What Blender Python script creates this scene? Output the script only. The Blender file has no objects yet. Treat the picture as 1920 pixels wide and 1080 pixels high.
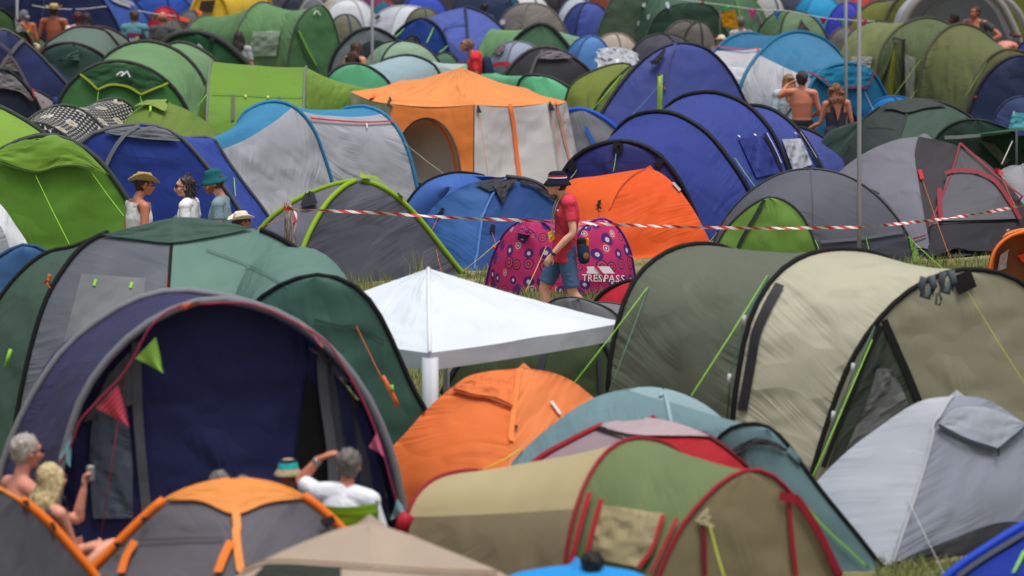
import bpy, bmesh, math, random
from math import sin, cos, pi, radians, sqrt, atan, atan2
from mathutils import Vector, Matrix, noise
from mathutils.bvhtree import BVHTree
from mathutils.geometry import tessellate_polygon
S = bpy.context.scene
COL = S.collection
# ---------------- camera, sky, sun, exposure ----------------
FP = 8000.0; H = 7.0; PITCH = atan(1060/8000)
cam_d = bpy.data.cameras.new('camera'); cam = bpy.data.objects.new('camera', cam_d); COL.objects.link(cam)
cam.location = (0, 0, H); cam.rotation_euler = (pi/2-PITCH, 0, 0)
cam_d.sensor_width = 36; cam_d.lens = FP/1920*36; cam_d.clip_start = 1; cam_d.clip_end = 6000
cam_d.dof.use_dof = True; cam_d.dof.focus_distance = 50.8; cam_d.dof.aperture_fstop = 1.85
S.camera = cam
world = bpy.data.worlds.new('World'); S.world = world; world.use_nodes = True
SUN_EL, SUN_ROT = radians(77), radians(150)      # high sun behind thin cloud, from behind the camera
wn = world.node_tree; bg = wn.nodes['Background']
sky = wn.nodes.new('ShaderNodeTexSky'); sky.sky_type = 'NISHITA'; sky.sun_disc = False
sky.sun_elevation = SUN_EL; sky.sun_rotation = SUN_ROT; sky.air_density = 1.0; sky.dust_density = 4.0; sky.ozone_density = 1.0
hs = wn.nodes.new('ShaderNodeHueSaturation'); hs.inputs['Saturation'].default_value = 0.35
wn.links.new(sky.outputs[0], hs.inputs['Color']); wn.links.new(hs.outputs[0], bg.inputs[0]); bg.inputs[1].default_value = 0.105
sl = bpy.data.lights.new('sun', 'SUN'); sun = bpy.data.objects.new('sun', sl); COL.objects.link(sun)
sl.energy = 2.35; sl.angle = radians(26); sl.color = (1, .96, .9)
sd = Vector((sin(SUN_ROT)*cos(SUN_EL), cos(SUN_ROT)*cos(SUN_EL), sin(SUN_EL)))
sun.rotation_euler = sd.to_track_quat('Z', 'Y').to_euler()
S.view_settings.view_transform = 'Standard'; S.view_settings.look = 'None'; S.view_settings.gamma = 1
S.view_settings.exposure = 0.12
# ---------------- projection helpers ----------------
CP, SP = cos(PITCH), sin(PITCH)
def ray(px, py):
    x = (px-960)/FP; y = (540-py)/FP
    return Vector((x, CP+y*SP, -SP+y*CP))
def W(px, py, Y):
    d = ray(px, py); t = Y/d.y
    return Vector((d.x*t, Y, H+d.z*t))
def G(px, Y, z=0.0):
    dep = Y*CP+(H-z)*SP
    return Vector(((px-960)/FP*dep, Y, z))
def depth_for(py, z): return FP*(H-z)/(520+py)          # roughly: the distance at which height z shows at row py
def lin(c):
    c = c/255.0
    return c/12.92 if c <= .04045 else ((c+.055)/1.055)**2.4
# ---------------- materials ----------------
MATS = {}
def nodes(name):
    m = bpy.data.materials.new(name); m.use_nodes = True
    nt = m.node_tree; b = nt.nodes['Principled BSDF']; return m, nt, b
def N(nt, t, **kw):
    n = nt.nodes.new(t)
    for k, v in kw.items(): setattr(n, k, v)
    return n
def math_n(nt, op, a, b=None, clamp=False):
    n = N(nt, 'ShaderNodeMath', operation=op); n.use_clamp = clamp
    for i, v in enumerate((a, b)):
        if v is None: continue
        if isinstance(v, (int, float)): n.inputs[i].default_value = v
        else: nt.links.new(v, n.inputs[i])
    return n.outputs[0]
def mixc(nt, fac, a, b):
    n = N(nt, 'ShaderNodeMix', data_type='RGBA')
    for i, v in ((0, fac), (6, a), (7, b)):
        if isinstance(v, (int, float)): n.inputs[i].default_value = v
        elif isinstance(v, tuple): n.inputs[i].default_value = (*v[:3], 1)
        else: nt.links.new(v, n.inputs[i])
    return n.outputs[2]
def fab_finish(nt, b, wr=1.0, trans=.18, colout=None, col=(.5, .5, .5), rough=.62):
    L = nt.links.new
    tc = N(nt, 'ShaderNodeTexCoord')
    wn_ = N(nt, 'ShaderNodeTexNoise'); wn_.inputs['Scale'].default_value = .75; wn_.inputs['Detail'].default_value = 1; L(tc.outputs['UV'], wn_.inputs['Vector'])
    va = N(nt, 'ShaderNodeVectorMath', operation='MULTIPLY_ADD'); L(wn_.outputs['Color'], va.inputs[0]); va.inputs[1].default_value = (.42, .42, 0); L(tc.outputs['UV'], va.inputs[2])
    def fold(sx, sy, det, dist, rot):
        mp = N(nt, 'ShaderNodeMapping'); mp.inputs['Rotation'].default_value = (0, 0, rot); mp.inputs['Scale'].default_value = (sx, sy, 1)
        L(va.outputs[0], mp.inputs['Vector'])
        no = N(nt, 'ShaderNodeTexNoise'); no.inputs['Scale'].default_value = 1; no.inputs['Detail'].default_value = det
        no.inputs['Distortion'].default_value = dist; no.inputs['Roughness'].default_value = .5
        L(mp.outputs[0], no.inputs['Vector']); return no.outputs[0]
    a = fold(13, 1.0, 2.0, .15, .12); c = fold(1.3, 2.1, 1.0, .3, .5); a2 = fold(5.5, .8, 1.5, .2, .7)
    # fine creases gather near the pole sleeves and in patches; between them the cloth is taut
    md = N(nt, 'ShaderNodeTexNoise'); md.inputs['Scale'].default_value = 1.7; md.inputs['Detail'].default_value = 1.5; L(tc.outputs['UV'], md.inputs['Vector'])
    patch = N(nt, 'ShaderNodeMapRange'); patch.inputs[1].default_value = .46; patch.inputs[2].default_value = .68; L(md.outputs[0], patch.inputs[0])
    raw = N(nt, 'ShaderNodeUVMap'); raw.uv_map = 'Raw'; rs = N(nt, 'ShaderNodeSeparateXYZ'); L(raw.outputs[0], rs.inputs[0])
    ev = math_n(nt, 'POWER', math_n(nt, 'ABSOLUTE', math_n(nt, 'SUBTRACT', math_n(nt, 'MULTIPLY', rs.outputs[1], 2.0), 1.0)), 3.0)
    mask = math_n(nt, 'ADD', math_n(nt, 'MULTIPLY', patch.outputs[0], .8), math_n(nt, 'ADD', math_n(nt, 'MULTIPLY', ev, .7), .08))
    fine = math_n(nt, 'ADD', math_n(nt, 'MULTIPLY', a, .55), math_n(nt, 'MULTIPLY', a2, .8))
    sB = math_n(nt, 'ADD', math_n(nt, 'MULTIPLY', fine, mask), math_n(nt, 'MULTIPLY', c, 1.5))
    bp = N(nt, 'ShaderNodeBump'); bp.inputs['Strength'].default_value = 1.0; bp.inputs['Distance'].default_value = .04*wr
    L(sB, bp.inputs['Height'])
    L(bp.outputs[0], b.inputs['Normal'])
    # slight fading and dirt in the cloth
    big = N(nt, 'ShaderNodeTexNoise'); big.inputs['Scale'].default_value = .9; big.inputs['Detail'].default_value = 4
    L(tc.outputs['UV'], big.inputs['Vector'])
    v = math_n(nt, 'ADD', math_n(nt, 'MULTIPLY', big.outputs[0], .36), .82)
    hsv = N(nt, 'ShaderNodeHueSaturation')
    if colout is None: hsv.inputs['Color'].default_value = (*col, 1)
    else: L(colout, hsv.inputs['Color'])
    L(v, hsv.inputs['Value'])
    L(hsv.outputs[0], b.inputs['Base Color']); b.inputs['Roughness'].default_value = rough
    b.inputs['Specular IOR Level'].default_value = .2
    if trans > 0:
        tr = N(nt, 'ShaderNodeBsdfTranslucent'); L(hsv.outputs[0], tr.inputs[0]); L(bp.outputs[0], tr.inputs['Normal'])
        mx = N(nt, 'ShaderNodeMixShader'); mx.inputs[0].default_value = trans
        L(b.outputs[0], mx.inputs[1]); L(tr.outputs[0], mx.inputs[2])
        L(mx.outputs[0], nt.nodes['Material Output'].inputs[0])
GAIN = 1.03
def alb(c, g=None):
    g = GAIN if g is None else g
    return tuple(min(.85, lin(v)*g+.003) for v in c)
def F(r, g, b, wr=1.0, trans=.16, rough=.62):
    k = ('F', r, g, b, wr, trans, rough)
    if k not in MATS:
        m, nt, bs = nodes('tent_cloth'); fab_finish(nt, bs, wr, trans, None, alb((r, g, b)), rough); MATS[k] = m
    return MATS[k]
def P(r, g, b, rough=.6, metal=0.0, gain=None):
    k = ('P', r, g, b, rough, metal, gain)
    if k not in MATS:
        m, nt, bs = nodes('plain'); bs.inputs['Base Color'].default_value = (*alb((r, g, b), gain), 1)
        bs.inputs['Roughness'].default_value = rough; bs.inputs['Metallic'].default_value = metal; bs.inputs['Specular IOR Level'].default_value = .25 if rough > .5 else .5
        no = N(nt, 'ShaderNodeTexNoise'); no.inputs['Scale'].default_value = 60; bp = N(nt, 'ShaderNodeBump')
        bp.inputs['Strength'].default_value = .25; bp.inputs['Distance'].default_value = .004
        nt.links.new(no.outputs[0], bp.inputs['Height']); nt.links.new(bp.outputs[0], bs.inputs['Normal'])
        MATS[k] = m
    return MATS[k]
BLK = P(20, 20, 24, .85); DGREY = P(62, 62, 68); LGREY = P(150, 150, 154); WHITE = P(225, 226, 230)
GUYG = P(140, 205, 60); GUYO = P(215, 105, 50); GUYY = P(205, 190, 60); GUYW = P(190, 190, 185)
# ---------------- mesh helpers ----------------
def mesh_obj(name, verts, faces, mat, parent=None, uvs=None, smooth=True, loc=None, raw=None):
    me = bpy.data.meshes.new(name)
    off = parent['_o'] if parent is not None and '_o' in parent else (0, 0, 0)
    off = Vector(off) if parent is not None else (Vector(loc) if loc is not None else Vector((0, 0, 0)))
    me.from_pydata([Vector(v)-off for v in verts], [], faces)
    if uvs is not None:
        ul = me.uv_layers.new(name='UVMap')
        for l in me.loops: ul.data[l.index].uv = uvs[l.vertex_index]
        ur = me.uv_layers.new(name='Raw')
        for l in me.loops: ur.data[l.index].uv = raw[l.vertex_index] if raw else (.5, .5)
    for p in me.polygons: p.use_smooth = smooth
    if mat is not None: me.materials.append(mat)
    o = bpy.data.objects.new(name, me); COL.objects.link(o)
    if parent is not None: o.parent = parent
    elif loc is not None: o.location = off
    return o
USED = {}
def thing(name, label, cat, loc, group=None, kind=None):
    o = bpy.data.objects.new(name, None); COL.objects.link(o); o.location = loc; o.empty_display_size = .3
    o['label'] = label; o['category'] = cat; o['_o'] = tuple(loc)
    if group: o['group'] = group
    if kind: o['kind'] = kind
    return o
def tag(o, label=None, cat=None, group=None, kind=None):
    if label: o['label'] = label
    if cat: o['category'] = cat
    if group: o['group'] = group
    if kind: o['kind'] = kind
    return o
def catmull(pts, sub=6):
    if len(pts) < 3: return [p.copy() for p in pts]
    out = []
    for i in range(len(pts)-1):
        p0 = pts[i-1] if i > 0 else pts[i]*2-pts[i+1]
        p1, p2 = pts[i], pts[i+1]
        p3 = pts[i+2] if i+2 < len(pts) else pts[i+1]*2-pts[i]
        for k in range(sub):
            t = k/sub; t2 = t*t; t3 = t2*t
            out.append(.5*((2*p1)+(p2-p0)*t+(2*p0-5*p1+4*p2-p3)*t2+(3*p1-p0-3*p2+p3)*t3))
    out.append(pts[-1].copy()); return out
def resample(pts, n):
    d = [0]
    for a, b in zip(pts, pts[1:]): d.append(d[-1]+(b-a).length)
    L = d[-1]; out = []; j = 0
    for i in range(n+1):
        s = L*i/n
        while j < len(d)-2 and d[j+1] < s: j += 1
        seg = d[j+1]-d[j]; t = 0 if seg < 1e-9 else (s-d[j])/seg
        out.append(pts[j].lerp(pts[j+1], min(1, max(0, t))))
    return out
NH = 36
def curve(pts, Y0=None, Y1=None, n=NH, feet='LR', smooth=True):
    """trace of a pole or edge: pixel points, each at its own distance; hidden feet are carried down to the ground"""
    P2 = [list(p) for p in pts]
    Ys = [p[2] if len(p) > 2 else None for p in P2]
    if Ys[0] is None: Ys[0] = Y0
    if Ys[-1] is None: Ys[-1] = Y1 if Y1 is not None else Y0
    xs = [p[0] for p in P2]; ys = [p[1] for p in P2]
    al = [0]
    for i in range(1, len(P2)): al.append(al[-1]+math.hypot(xs[i]-xs[i-1], ys[i]-ys[i-1]))
    known = [i for i, y in enumerate(Ys) if y is not None]
    for a, b in zip(known, known[1:]):
        usex = abs(xs[b]-xs[a]) > .35*max(1, max(ys[a:b+1])-min(ys[a:b+1])) and all((xs[k+1]-xs[k])*(xs[b]-xs[a]) >= 0 for k in range(a, b))
        for i in range(a+1, b):
            t = (xs[i]-xs[a])/(xs[b]-xs[a]) if usex else (al[i]-al[a])/(al[b]-al[a])
            Ys[i] = Ys[a]+(Ys[b]-Ys[a])*t
    V = [W(x, y, Y) for x, y, Y in zip(xs, ys, Ys)]
    if smooth: V = catmull(V)
    def ext(a, b):          # extend beyond a, coming from b
        d = (a-b)
        if d.length < 1e-6: d = Vector((0, 0, -1))
        d.normalize()
        if d.z > -.35: d = Vector((d.x*.5, d.y*.5, -.8))
        hz = math.hypot(d.x, d.y)/abs(d.z)
        k = min(1, .32/hz) if hz > 0 else 1
        z = a.z; step = Vector((d.x*k/abs(d.z), d.y*k/abs(d.z), -1))
        return [a+step*z*.33-Vector((0, 0, 0)), a+step*z*.68, Vector((a.x+step.x*z*.95, a.y+step.y*z*.95, 0))]
    if 'L' in feet and V[0].z > .03: V = ext(V[0], V[1])[::-1]+V
    if 'R' in feet and V[-1].z > .03: V = V+ext(V[-1], V[-2])
    for v in V: v.z = max(0.0, v.z)
    return resample(V, n)
def arch(pL, pR, apex, e=.8, n=NH):
    """an arch between two ground points through an apex"""
    mid = (pL+pR)/2; out = []
    for i in range(60+1):
        a = pi*i/60; c = cos(a); s = sin(a)
        cc = -math.copysign(abs(c)**e, c); ss = s**e if s > 0 else 0
        p = mid+(pR-pL)/2*cc+(apex-mid)*ss; p.z = max(0, p.z); out.append(p)
    return resample(out, n)
def leg(c, apex, e=.85, n=NH):
    """half an arch from a corner on the ground up to the apex"""
    out = []
    for i in range(41):
        a = pi/2*i/40
        k = 1-cos(a)**e if cos(a) > 1e-9 else 1; s = sin(a)**e
        out.append(Vector((c.x+(apex.x-c.x)*k, c.y+(apex.y-c.y)*k, apex.z*s)))
    return resample(out, n)
def at_u(A, u):
    n = len(A)-1; x = max(0, min(n, u*n)); i = min(n-1, int(x)); return A[i].lerp(A[i+1], x-i)
class Tent:
    def __init__(s, name, label, base, cat='tent', group=None):
        s.root = thing(name, label, cat, base, group); s.V = []; s.F = []; s._b = None
    def reg(s, verts, faces):
        o = len(s.V); s.V += [Vector(v) for v in verts]; s.F += [[i+o for i in f] for f in faces]; s._b = None
    def bvh(s):
        if s._b is None: s._b = BVHTree.FromPolygons(s.V, s.F)
        return s._b
    def hit(s, px, py, off=.012):
        o = Vector((0, 0, H)); d = ray(px, py).normalized()
        h, n, i, t = s.bvh().ray_cast(o, d)
        if h is None:
            # nearest surface point to the ray
            best = None
            for k in range(30, 110, 1):
                q, nn, i, dist = s.bvh().find_nearest(o+d*k)
                if q is not None and (best is None or dist < best[0]): best = (dist, q, nn)
            h, n = best[1], best[2]
        if n.dot(d) > 0: n = -n
        return h+n*off, n
    def loft(s, A, B, mat, name='flysheet_panel', u0=0.0, u1=1.0, nv=12, sag=.04, bulge=None, wave=.006, seed=0, v0=0.0, v1=1.0):
        n = len(A)-1; nu = max(4, int(n*(u1-u0)))
        ctr = (A[0]+A[-1]+B[0]+B[-1])/4; zt = max(max(p.z for p in A), max(p.z for p in B)); ctr.z = zt*.35
        V = []; UV = []; RW = []
        LA = sum((a-b).length for a, b in zip(A, A[1:]))
        for j in range(nv+1):
            v = v0+(v1-v0)*j/nv
            acc = 0
            for i in range(nu+1):
                u = u0+(u1-u0)*i/nu
                a, b = at_u(A, u), at_u(B, u)
                p = a.lerp(b, v)
                d = ctr-p
                ed = (a-b).normalized() if (a-b).length > 1e-6 else Vector((0, 1, 0))
                d = d-ed*d.dot(ed)
                if d.length > 1e-6: d.normalize()
                k = sin(pi*v)*min(1, p.z/.35)
                gap = (a-b).length
                w = noise.noise(Vector((u*7+seed*3.1, v*3+seed, gap)))*wave*3*k*min(1, gap/.5)
                p = p+d*(sag*gap*k*.55+w)
                p.z = max(0, p.z)
                V.append(p); UV.append((u*LA+seed*.7, v*gap+seed*1.3)); RW.append((u, v))
        if not (mat is not None and mat.name.startswith(('leaf_print', 'circle_print'))):
            an = (.25+((abs(seed)*2.399+gap) % .55))*(1 if int(abs(seed)*7+gap*3) % 2 else -1); ca, sa = cos(an), sin(an); UV = [(x*ca-y*sa, x*sa+y*ca) for x, y in UV]
        fs = [(j*(nu+1)+i, j*(nu+1)+i+1, (j+1)*(nu+1)+i+1, (j+1)*(nu+1)+i) for j in range(nv) for i in range(nu)]
        s.reg(V, fs)
        return mesh_obj(name, V, fs, mat, s.root, UV, raw=RW)
    def fill(s, A, mat, name='door_panel', bulge=0.0, m=14, u0=0.0, sagx=0.0):
        """closes an arch with cloth, ruled across"""
        n = len(A)-1; h = n//2
        i0 = int(u0*h)
        nrm = (A[-1]-A[0]).cross(Vector((0, 0, 1)));
        if nrm.length < 1e-6: nrm = Vector((0, -1, 0))
        nrm.normalize()
        if nrm.y > 0: nrm = -nrm
        V = []; UV = []
        zt = max(p.z for p in A)
        for i in range(i0, h+1):
            a, b = A[i], A[n-i]
            for j in range(m+1):
                t = j/m; p = a.lerp(b, t)
                q = sin(pi*t)*(1-(p.z/zt)**2*.8) if zt > 0 else 0
                p = p+nrm*bulge*q+nrm*noise.noise(Vector((t*6, p.z*1.2, a.x)))*.02*sin(pi*t)
                V.append(p); UV.append(((a-b).length*(t-.5)*(1-.25*p.z)+p.z*.15, p.z*.55) if 0 else ((a-b).length*(t-.5)+p.z*.12, p.z))
        r = h-i0
        fs = [(k*(m+1)+j, k*(m+1)+j+1, (k+1)*(m+1)+j+1, (k+1)*(m+1)+j) for k in range(r) for j in range(m)]
        s.reg(V, fs)
        return mesh_obj(name, V, fs, mat, s.root, UV)
    def pole(s, A, mat=BLK, r=.02, name='pole_sleeve', u0=0.0, u1=1.0, out=.6, par=None):
        c = sum(A, Vector())/len(A); c.z = 0
        pts = []
        m = max(4, int(28*(u1-u0)))
        for i in range(m+1):
            p = at_u(A, u0+(u1-u0)*i/m).copy(); d = p-c
            if d.length > 1e-6: d.normalize()
            pts.append(p+d*r*out)
        return tube(pts, r, mat, name, par or s.root, s.root)
    def quad(s, c, mat, name='window', nu=10, nv=8, off=.014, parent=None):
        """a piece of cloth sewn on the surface, its four corners given as seen in the photo"""
        V = []; UV = []
        (a, b, c2, d) = c
        for j in range(nv+1):
            for i in range(nu+1):
                u, v = i/nu, j/nv
                x = (a[0]*(1-u)+b[0]*u)*(1-v)+(d[0]*(1-u)+c2[0]*u)*v; y = (a[1]*(1-u)+b[1]*u)*(1-v)+(d[1]*(1-u)+c2[1]*u)*v
                V.append(s.hit(x, y, off)[0]); UV.append((u*1.3, v*1.1))
        fs = [(j*(nu+1)+i, j*(nu+1)+i+1, (j+1)*(nu+1)+i+1, (j+1)*(nu+1)+i) for j in range(nv) for i in range(nu)]
        return mesh_obj(name, V, fs, mat, parent or s.root, UV)
    def ruled(s, c1, c2, mat, name='panel', nu=24, nv=8, off=.014):
        """cloth between two traced edges, laid on the surface"""
        a = resample(catmull([Vector((x, y, 0)) for x, y in c1]), nu); b = resample(catmull([Vector((x, y, 0)) for x, y in c2]), nu)
        V = []; UV = []
        for j in range(nv+1):
            for i in range(nu+1):
                q = a[i].lerp(b[i], j/nv); h, nn = s.hit(q.x, q.y, off); V.append(h); UV.append((i/nu*2, j/nv))
        fs = [(j*(nu+1)+i, j*(nu+1)+i+1, (j+1)*(nu+1)+i+1, (j+1)*(nu+1)+i) for j in range(nv) for i in range(nu)]
        return mesh_obj(name, V, fs, mat, s.root, UV)
    def strip(s, pts, w, mat, name='seam', off=.02, smooth=True, parent=None):
        """a sewn tape along a traced line, w metres wide"""
        q = [Vector((x, y, 0)) for x, y in pts]
        q = catmull(q) if smooth and len(q) > 2 else q
        q = resample(q, max(6, 5*len(pts)))
        hs = [s.hit(p.x, p.y, off) for p in q]
        V = []; UV = []; acc = 0
        for i, (h, n) in enumerate(hs):
            t = hs[min(i+1, len(hs)-1)][0]-hs[max(i-1, 0)][0]
            sd_ = t.cross(n)
            if sd_.length < 1e-6: sd_ = Vector((1, 0, 0))
            sd_.normalize(); acc += t.length/2
            V += [h-sd_*w/2, h+sd_*w/2]; UV += [(0, acc), (w, acc)]
        fs = [(2*i, 2*i+1, 2*i+3, 2*i+2) for i in range(len(hs)-1)]
        return mesh_obj(name, V, fs, mat, parent or s.root, UV)
    def guy(s, p, g, Yg=None, mat=GUYG, r=.0055, name='guy_line', zend=0.0, Yp=None):
        a = s.hit(p[0], p[1], .02)[0] if Yp is None else W(p[0], p[1], Yp)
        if Yg is None:
            d = ray(*g); t = (zend-H)/d.z; b = Vector((d.x*t, d.y*t, zend))
        else: b = W(g[0], g[1], Yg)
        mid = (a+b)/2-Vector((0, 0, .01))
        return tube([a, mid, b], r*.62, mat, name, s.root, s.root, n=5)
    def text(s, txt, px, py, size, mat, name='lettering', shear=0.0, rot=0.0, off=.018, sx=1.0):
        cu = bpy.data.curves.new('t', 'FONT'); cu.body = txt; cu.size = 1; cu.resolution_u = 2
        o = bpy.data.objects.new('t', cu); COL.objects.link(o); bpy.context.view_layer.update()
        me = bpy.data.meshes.new_from_object(o.evaluated_get(bpy.context.evaluated_depsgraph_get()))
        V = []
        for v in me.vertices:
            x, y = v.co.x*size*sx, v.co.y*size
            x += shear*y
            X = px+x*cos(rot)+y*sin(rot); Yp = py-(y*cos(rot)-x*sin(rot))
            V.append(s.hit(X, Yp, off)[0])
        fs = [tuple(p.vertices) for p in me.polygons]
        bpy.data.objects.remove(o); bpy.data.meshes.remove(me)
        return mesh_obj(name, V, fs, mat, s.root, smooth=False)
def tube(pts, r, mat, name, parent=None, offroot=None, n=7, r1=None, cap=True, loc=None):
    V = []; m = len(pts)
    for i, p in enumerate(pts):
        t = (pts[min(i+1, m-1)]-pts[max(i-1, 0)])
        t = t.normalized() if t.length > 1e-9 else Vector((0, 0, 1))
        a = t.cross(Vector((0, 0, 1)))
        if a.length < .05: a = t.cross(Vector((0, 1, 0)))
        a.normalize(); b = t.cross(a)
        rr = r if r1 is None else r+(r1-r)*i/(m-1)
        for k in range(n): V.append(p+(a*cos(2*pi*k/n)+b*sin(2*pi*k/n))*rr)
    fs = [(i*n+k, i*n+(k+1) % n, (i+1)*n+(k+1) % n, (i+1)*n+k) for i in range(m-1) for k in range(n)]
    if cap: fs += [tuple(range(n))[::-1], tuple(range((m-1)*n, m*n))]
    if parent is not None and '_o' not in parent:
        off = offroot['_o']; V = [v-Vector(off) for v in V]
        return mesh_obj(name, V, fs, mat, parent)
    return mesh_obj(name, V, fs, mat, parent, loc=loc)
# ---------------- quick tents ----------------
def dome(label, x0, x1, top, h, yaw, cols, polec=DGREY, asp=.8, ax=None, e=.8, r=.018, D=None, name='dome_tent', group=None, legs=4, sleeve=True):
    """free-standing dome: crossed poles, cloth between them. x0..x1 width and top as seen"""
    D = D or depth_for(top, h)
    cx = (x0+x1)/2; ax = cx if ax is None else ax
    A = W(ax, top, D); s = FP/D; Wd = (x1-x0)/s/2
    C = G(cx, D)
    t = Tent(name, label, C, group=group)
    an = [radians(yaw)+2*pi*k/legs for k in range(legs)]
    R = Wd/max(abs(cos(a)) for a in an)
    cs = [C+Vector((R*cos(a), R*sin(a)*asp, 0)) for a in an]
    A = Vector((A.x, C.y, A.z))
    Ls = [leg(c, A, e) for c in cs]
    for k in range(legs):
        t.loft(Ls[k], Ls[(k+1) % legs], F(*cols[k % len(cols)]), sag=-.03, nv=10, seed=k+x0 % 7, bulge=0)
    if sleeve:
        for k in range(legs): t.pole(Ls[k], polec, r)
    t.legs = Ls; t.A = A; t.C = C
    return t
def tunnel(label, hoops, cols, polec=DGREY, r=.02, ends=(None, None), sag=.05, name='tunnel_tent', group=None, poles=None, bulge=.15):
    """tunnel of cloth over arched poles; ends: cloth colour closing each end"""
    base = sum((h[0]+h[-1] for h in hoops), Vector())/(2*len(hoops)); base.z = 0
    t = Tent(name, label, base, group=group)
    for k, (a, b) in enumerate(zip(hoops, hoops[1:])):
        c = cols[k % len(cols)]
        if c is None: continue
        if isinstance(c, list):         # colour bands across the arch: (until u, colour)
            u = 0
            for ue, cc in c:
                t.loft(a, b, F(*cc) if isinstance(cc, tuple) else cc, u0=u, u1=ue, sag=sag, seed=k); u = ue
        else: t.loft(a, b, F(*c) if isinstance(c, tuple) else c, sag=sag, seed=k+base.x % 5)
    for k, c in enumerate(ends):
        if c is not None: t.fill(hoops[0 if k == 0 else -1], F(*c) if isinstance(c, tuple) else c, bulge=bulge, name='end_panel')
    for k, hp in enumerate(hoops):
        if poles is None or poles[k]: t.pole(hp, polec, r)
    t.hoops = hoops
    return t
# ================= foreground tents =================
def V3(*a): return Vector(a)
ap = lambda px, py, Y: W(px, py, Y)
# --- big green and grey family dome ---
t = Tent('family_dome_tent', 'large sage green and grey family dome with dark green roof cap, behind the navy awning', G(330, 41))
L1 = curve([(330,409),(255,424),(190,442),(150,468),(118,508),(88,560),(62,640),(40,740),(25,830)], 41.6, 40.2, feet='R')
L2 = curve([(330,409),(326,430),(322,455),(318,510),(313,590),(306,700),(300,840)], 41.6, 39.4, feet='R')
L3 = curve([(330,409),(400,414),(475,429),(530,452),(580,488),(630,535),(680,600),(715,700),(735,800)], 41.6, 41.0, feet='R')
L4 = leg(G(330, 44), L1[0]); LL = curve([(190,442,41.5),(135,465),(90,474),(45,506),(0,560),(-40,640),(-75,760),(-90,850)], 41.5, 40.8, feet='R')
t.loft(L1, L2, F(104,108,118,.7), sag=.03, seed=1); t.loft(L2, L3, F(104,138,128,.7), sag=.03, seed=2)
t.loft(L3, L4, F(104,138,128)); t.loft(L4, L1, F(104,138,128))
L1b = curve([(190,442,41.5),(150,468),(118,508),(88,560),(62,640),(40,740),(25,830)], 41.5, 40.2, feet='R')
t.loft(L1b, LL, F(66,88,78), name='porch_panel', sag=.05, seed=3)
pr = arch(G(420, 40.6), G(720, 41.3), W(545, 462, 41.3))
pf = curve([(440,640),(455,600),(480,568),(535,532),(600,518),(655,532),(690,562),(715,600),(745,665),(775,735),(800,775)], 38.3, 38.0)
t.loft(pr, pf, F(100,134,124,.7), name='porch_roof', sag=.03); t.fill(pf, F(62,98,86,1.2), name='porch_front', bulge=.25)
t.ruled([(188,443),(260,425),(330,411),(400,416),(474,430)], [(188,444),(255,452),(322,458),(400,447),(474,431)], F(66,92,82,.6), 'roof_cap', off=.03)
t.pole(L1, BLK, .024, u0=.25); t.pole(L2, BLK, .018, u0=.07); t.pole(L3, BLK, .026, u0=.25, u1=.55); t.pole(pf, BLK, .022); t.pole(LL, BLK, .022)
t.quad([(152,514),(272,523),(262,640),(118,650)], F(122,125,130,.5), 'window')
t.quad([(176,525),(181,526),(178,538),(173,537)], GUYG, 'toggle', 3, 3, .03); t.quad([(243,531),(248,532),(245,543),(240,542)], GUYG, 'toggle', 3, 3, .03)
t.strip([(388,470),(470,500),(540,540)], .012, F(84,112,104), 'seam')
t.guy((100,495), (0,680), mat=GUYO); t.guy((92,520), (8,705), mat=BLK, r=.008); t.guy((312,515), (306,640), 39.2, mat=GUYO)
t.guy((668,612), (745,765), 37.4, mat=GUYO)
for q in ([(94,515),(86,530),(96,540),(90,522)], ): tube([W(x, y, 39.9) for x, y in q], .022, GUYO, 'rope_bundle', t.root)
tube([W(717,705,37.6), W(730,728,37.6), W(740,748,37.6), W(746,762,37.6)], .02, GUYO, 'rope_bundle', t.root); tube([W(734,722,37.5), W(737,735,37.5)], .015, GUYG, 'toggle', t.root)
tube([W(20,655,39.7), W(10,688,39.7)], .018, GUYG, 'toggle', t.root)
t.strip([(590,600),(640,612),(668,612),(720,640)], .02, F(50,78,70), 'seam')
# --- navy inflatable awning tent ---
t = Tent('awning_tent', 'navy inflatable awning tent with fat grey air beams and triangular bunting', G(420, 36))
NV = F(58,56,92,1.0); ft = [(112,960),(117,880),(135,810),(160,742),(200,682),(262,622),(330,583),(378,568),(430,567),(485,577),(540,600),(590,634),(640,682),(690,755),(730,850),(752,950)]
hf = curve(ft, 34.4, 34.8)
hr = curve([(-5,940),(12,860),(40,790),(75,725),(125,655),(190,602),(260,563),(322,549),(380,553),(450,566),(520,592),(580,640),(640,720),(690,840)], 36.4, 37.0)
t.loft(hf, hr, NV, sag=.05, name='roof_panel'); hb = arch(G(40, 39), G(640, 39.4), W(330, 575, 39.2)); t.loft(hr, hb, NV)
t.fill(hb, F(40,40,70), name='back_panel')
hi = [p+Vector((0, .35, 0)) for p in hf]
t.fill(hi, F(44,47,94,1.8,.12), name='front_curtain', bulge=.1)
t.pole(hf, F(116,116,124,.3,0), .034, name='air_beam'); t.pole(hr, F(120,120,128,.3,0), .033, name='air_beam')
t.quad([(158,790),(205,700),(262,640),(262,752)], F(104,104,112), 'side_panel', off=.05)
t.ruled([(175,970),(168,860),(178,770),(200,752)], [(250,970),(248,860),(240,780),(235,752)], F(90,98,116,1.3), 'mesh_door', off=.05)
t.strip([(256,640),(258,760),(266,860),(276,965)], .08, F(98,98,106,1.0), 'side_strip', off=.06, smooth=True)
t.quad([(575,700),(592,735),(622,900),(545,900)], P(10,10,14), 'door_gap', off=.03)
t.ruled([(598,640),(606,720),(622,820),(630,975)], [(660,700),(700,800),(728,880),(745,975)], F(96,98,112,1.4), 'side_panel', off=.06)
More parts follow.
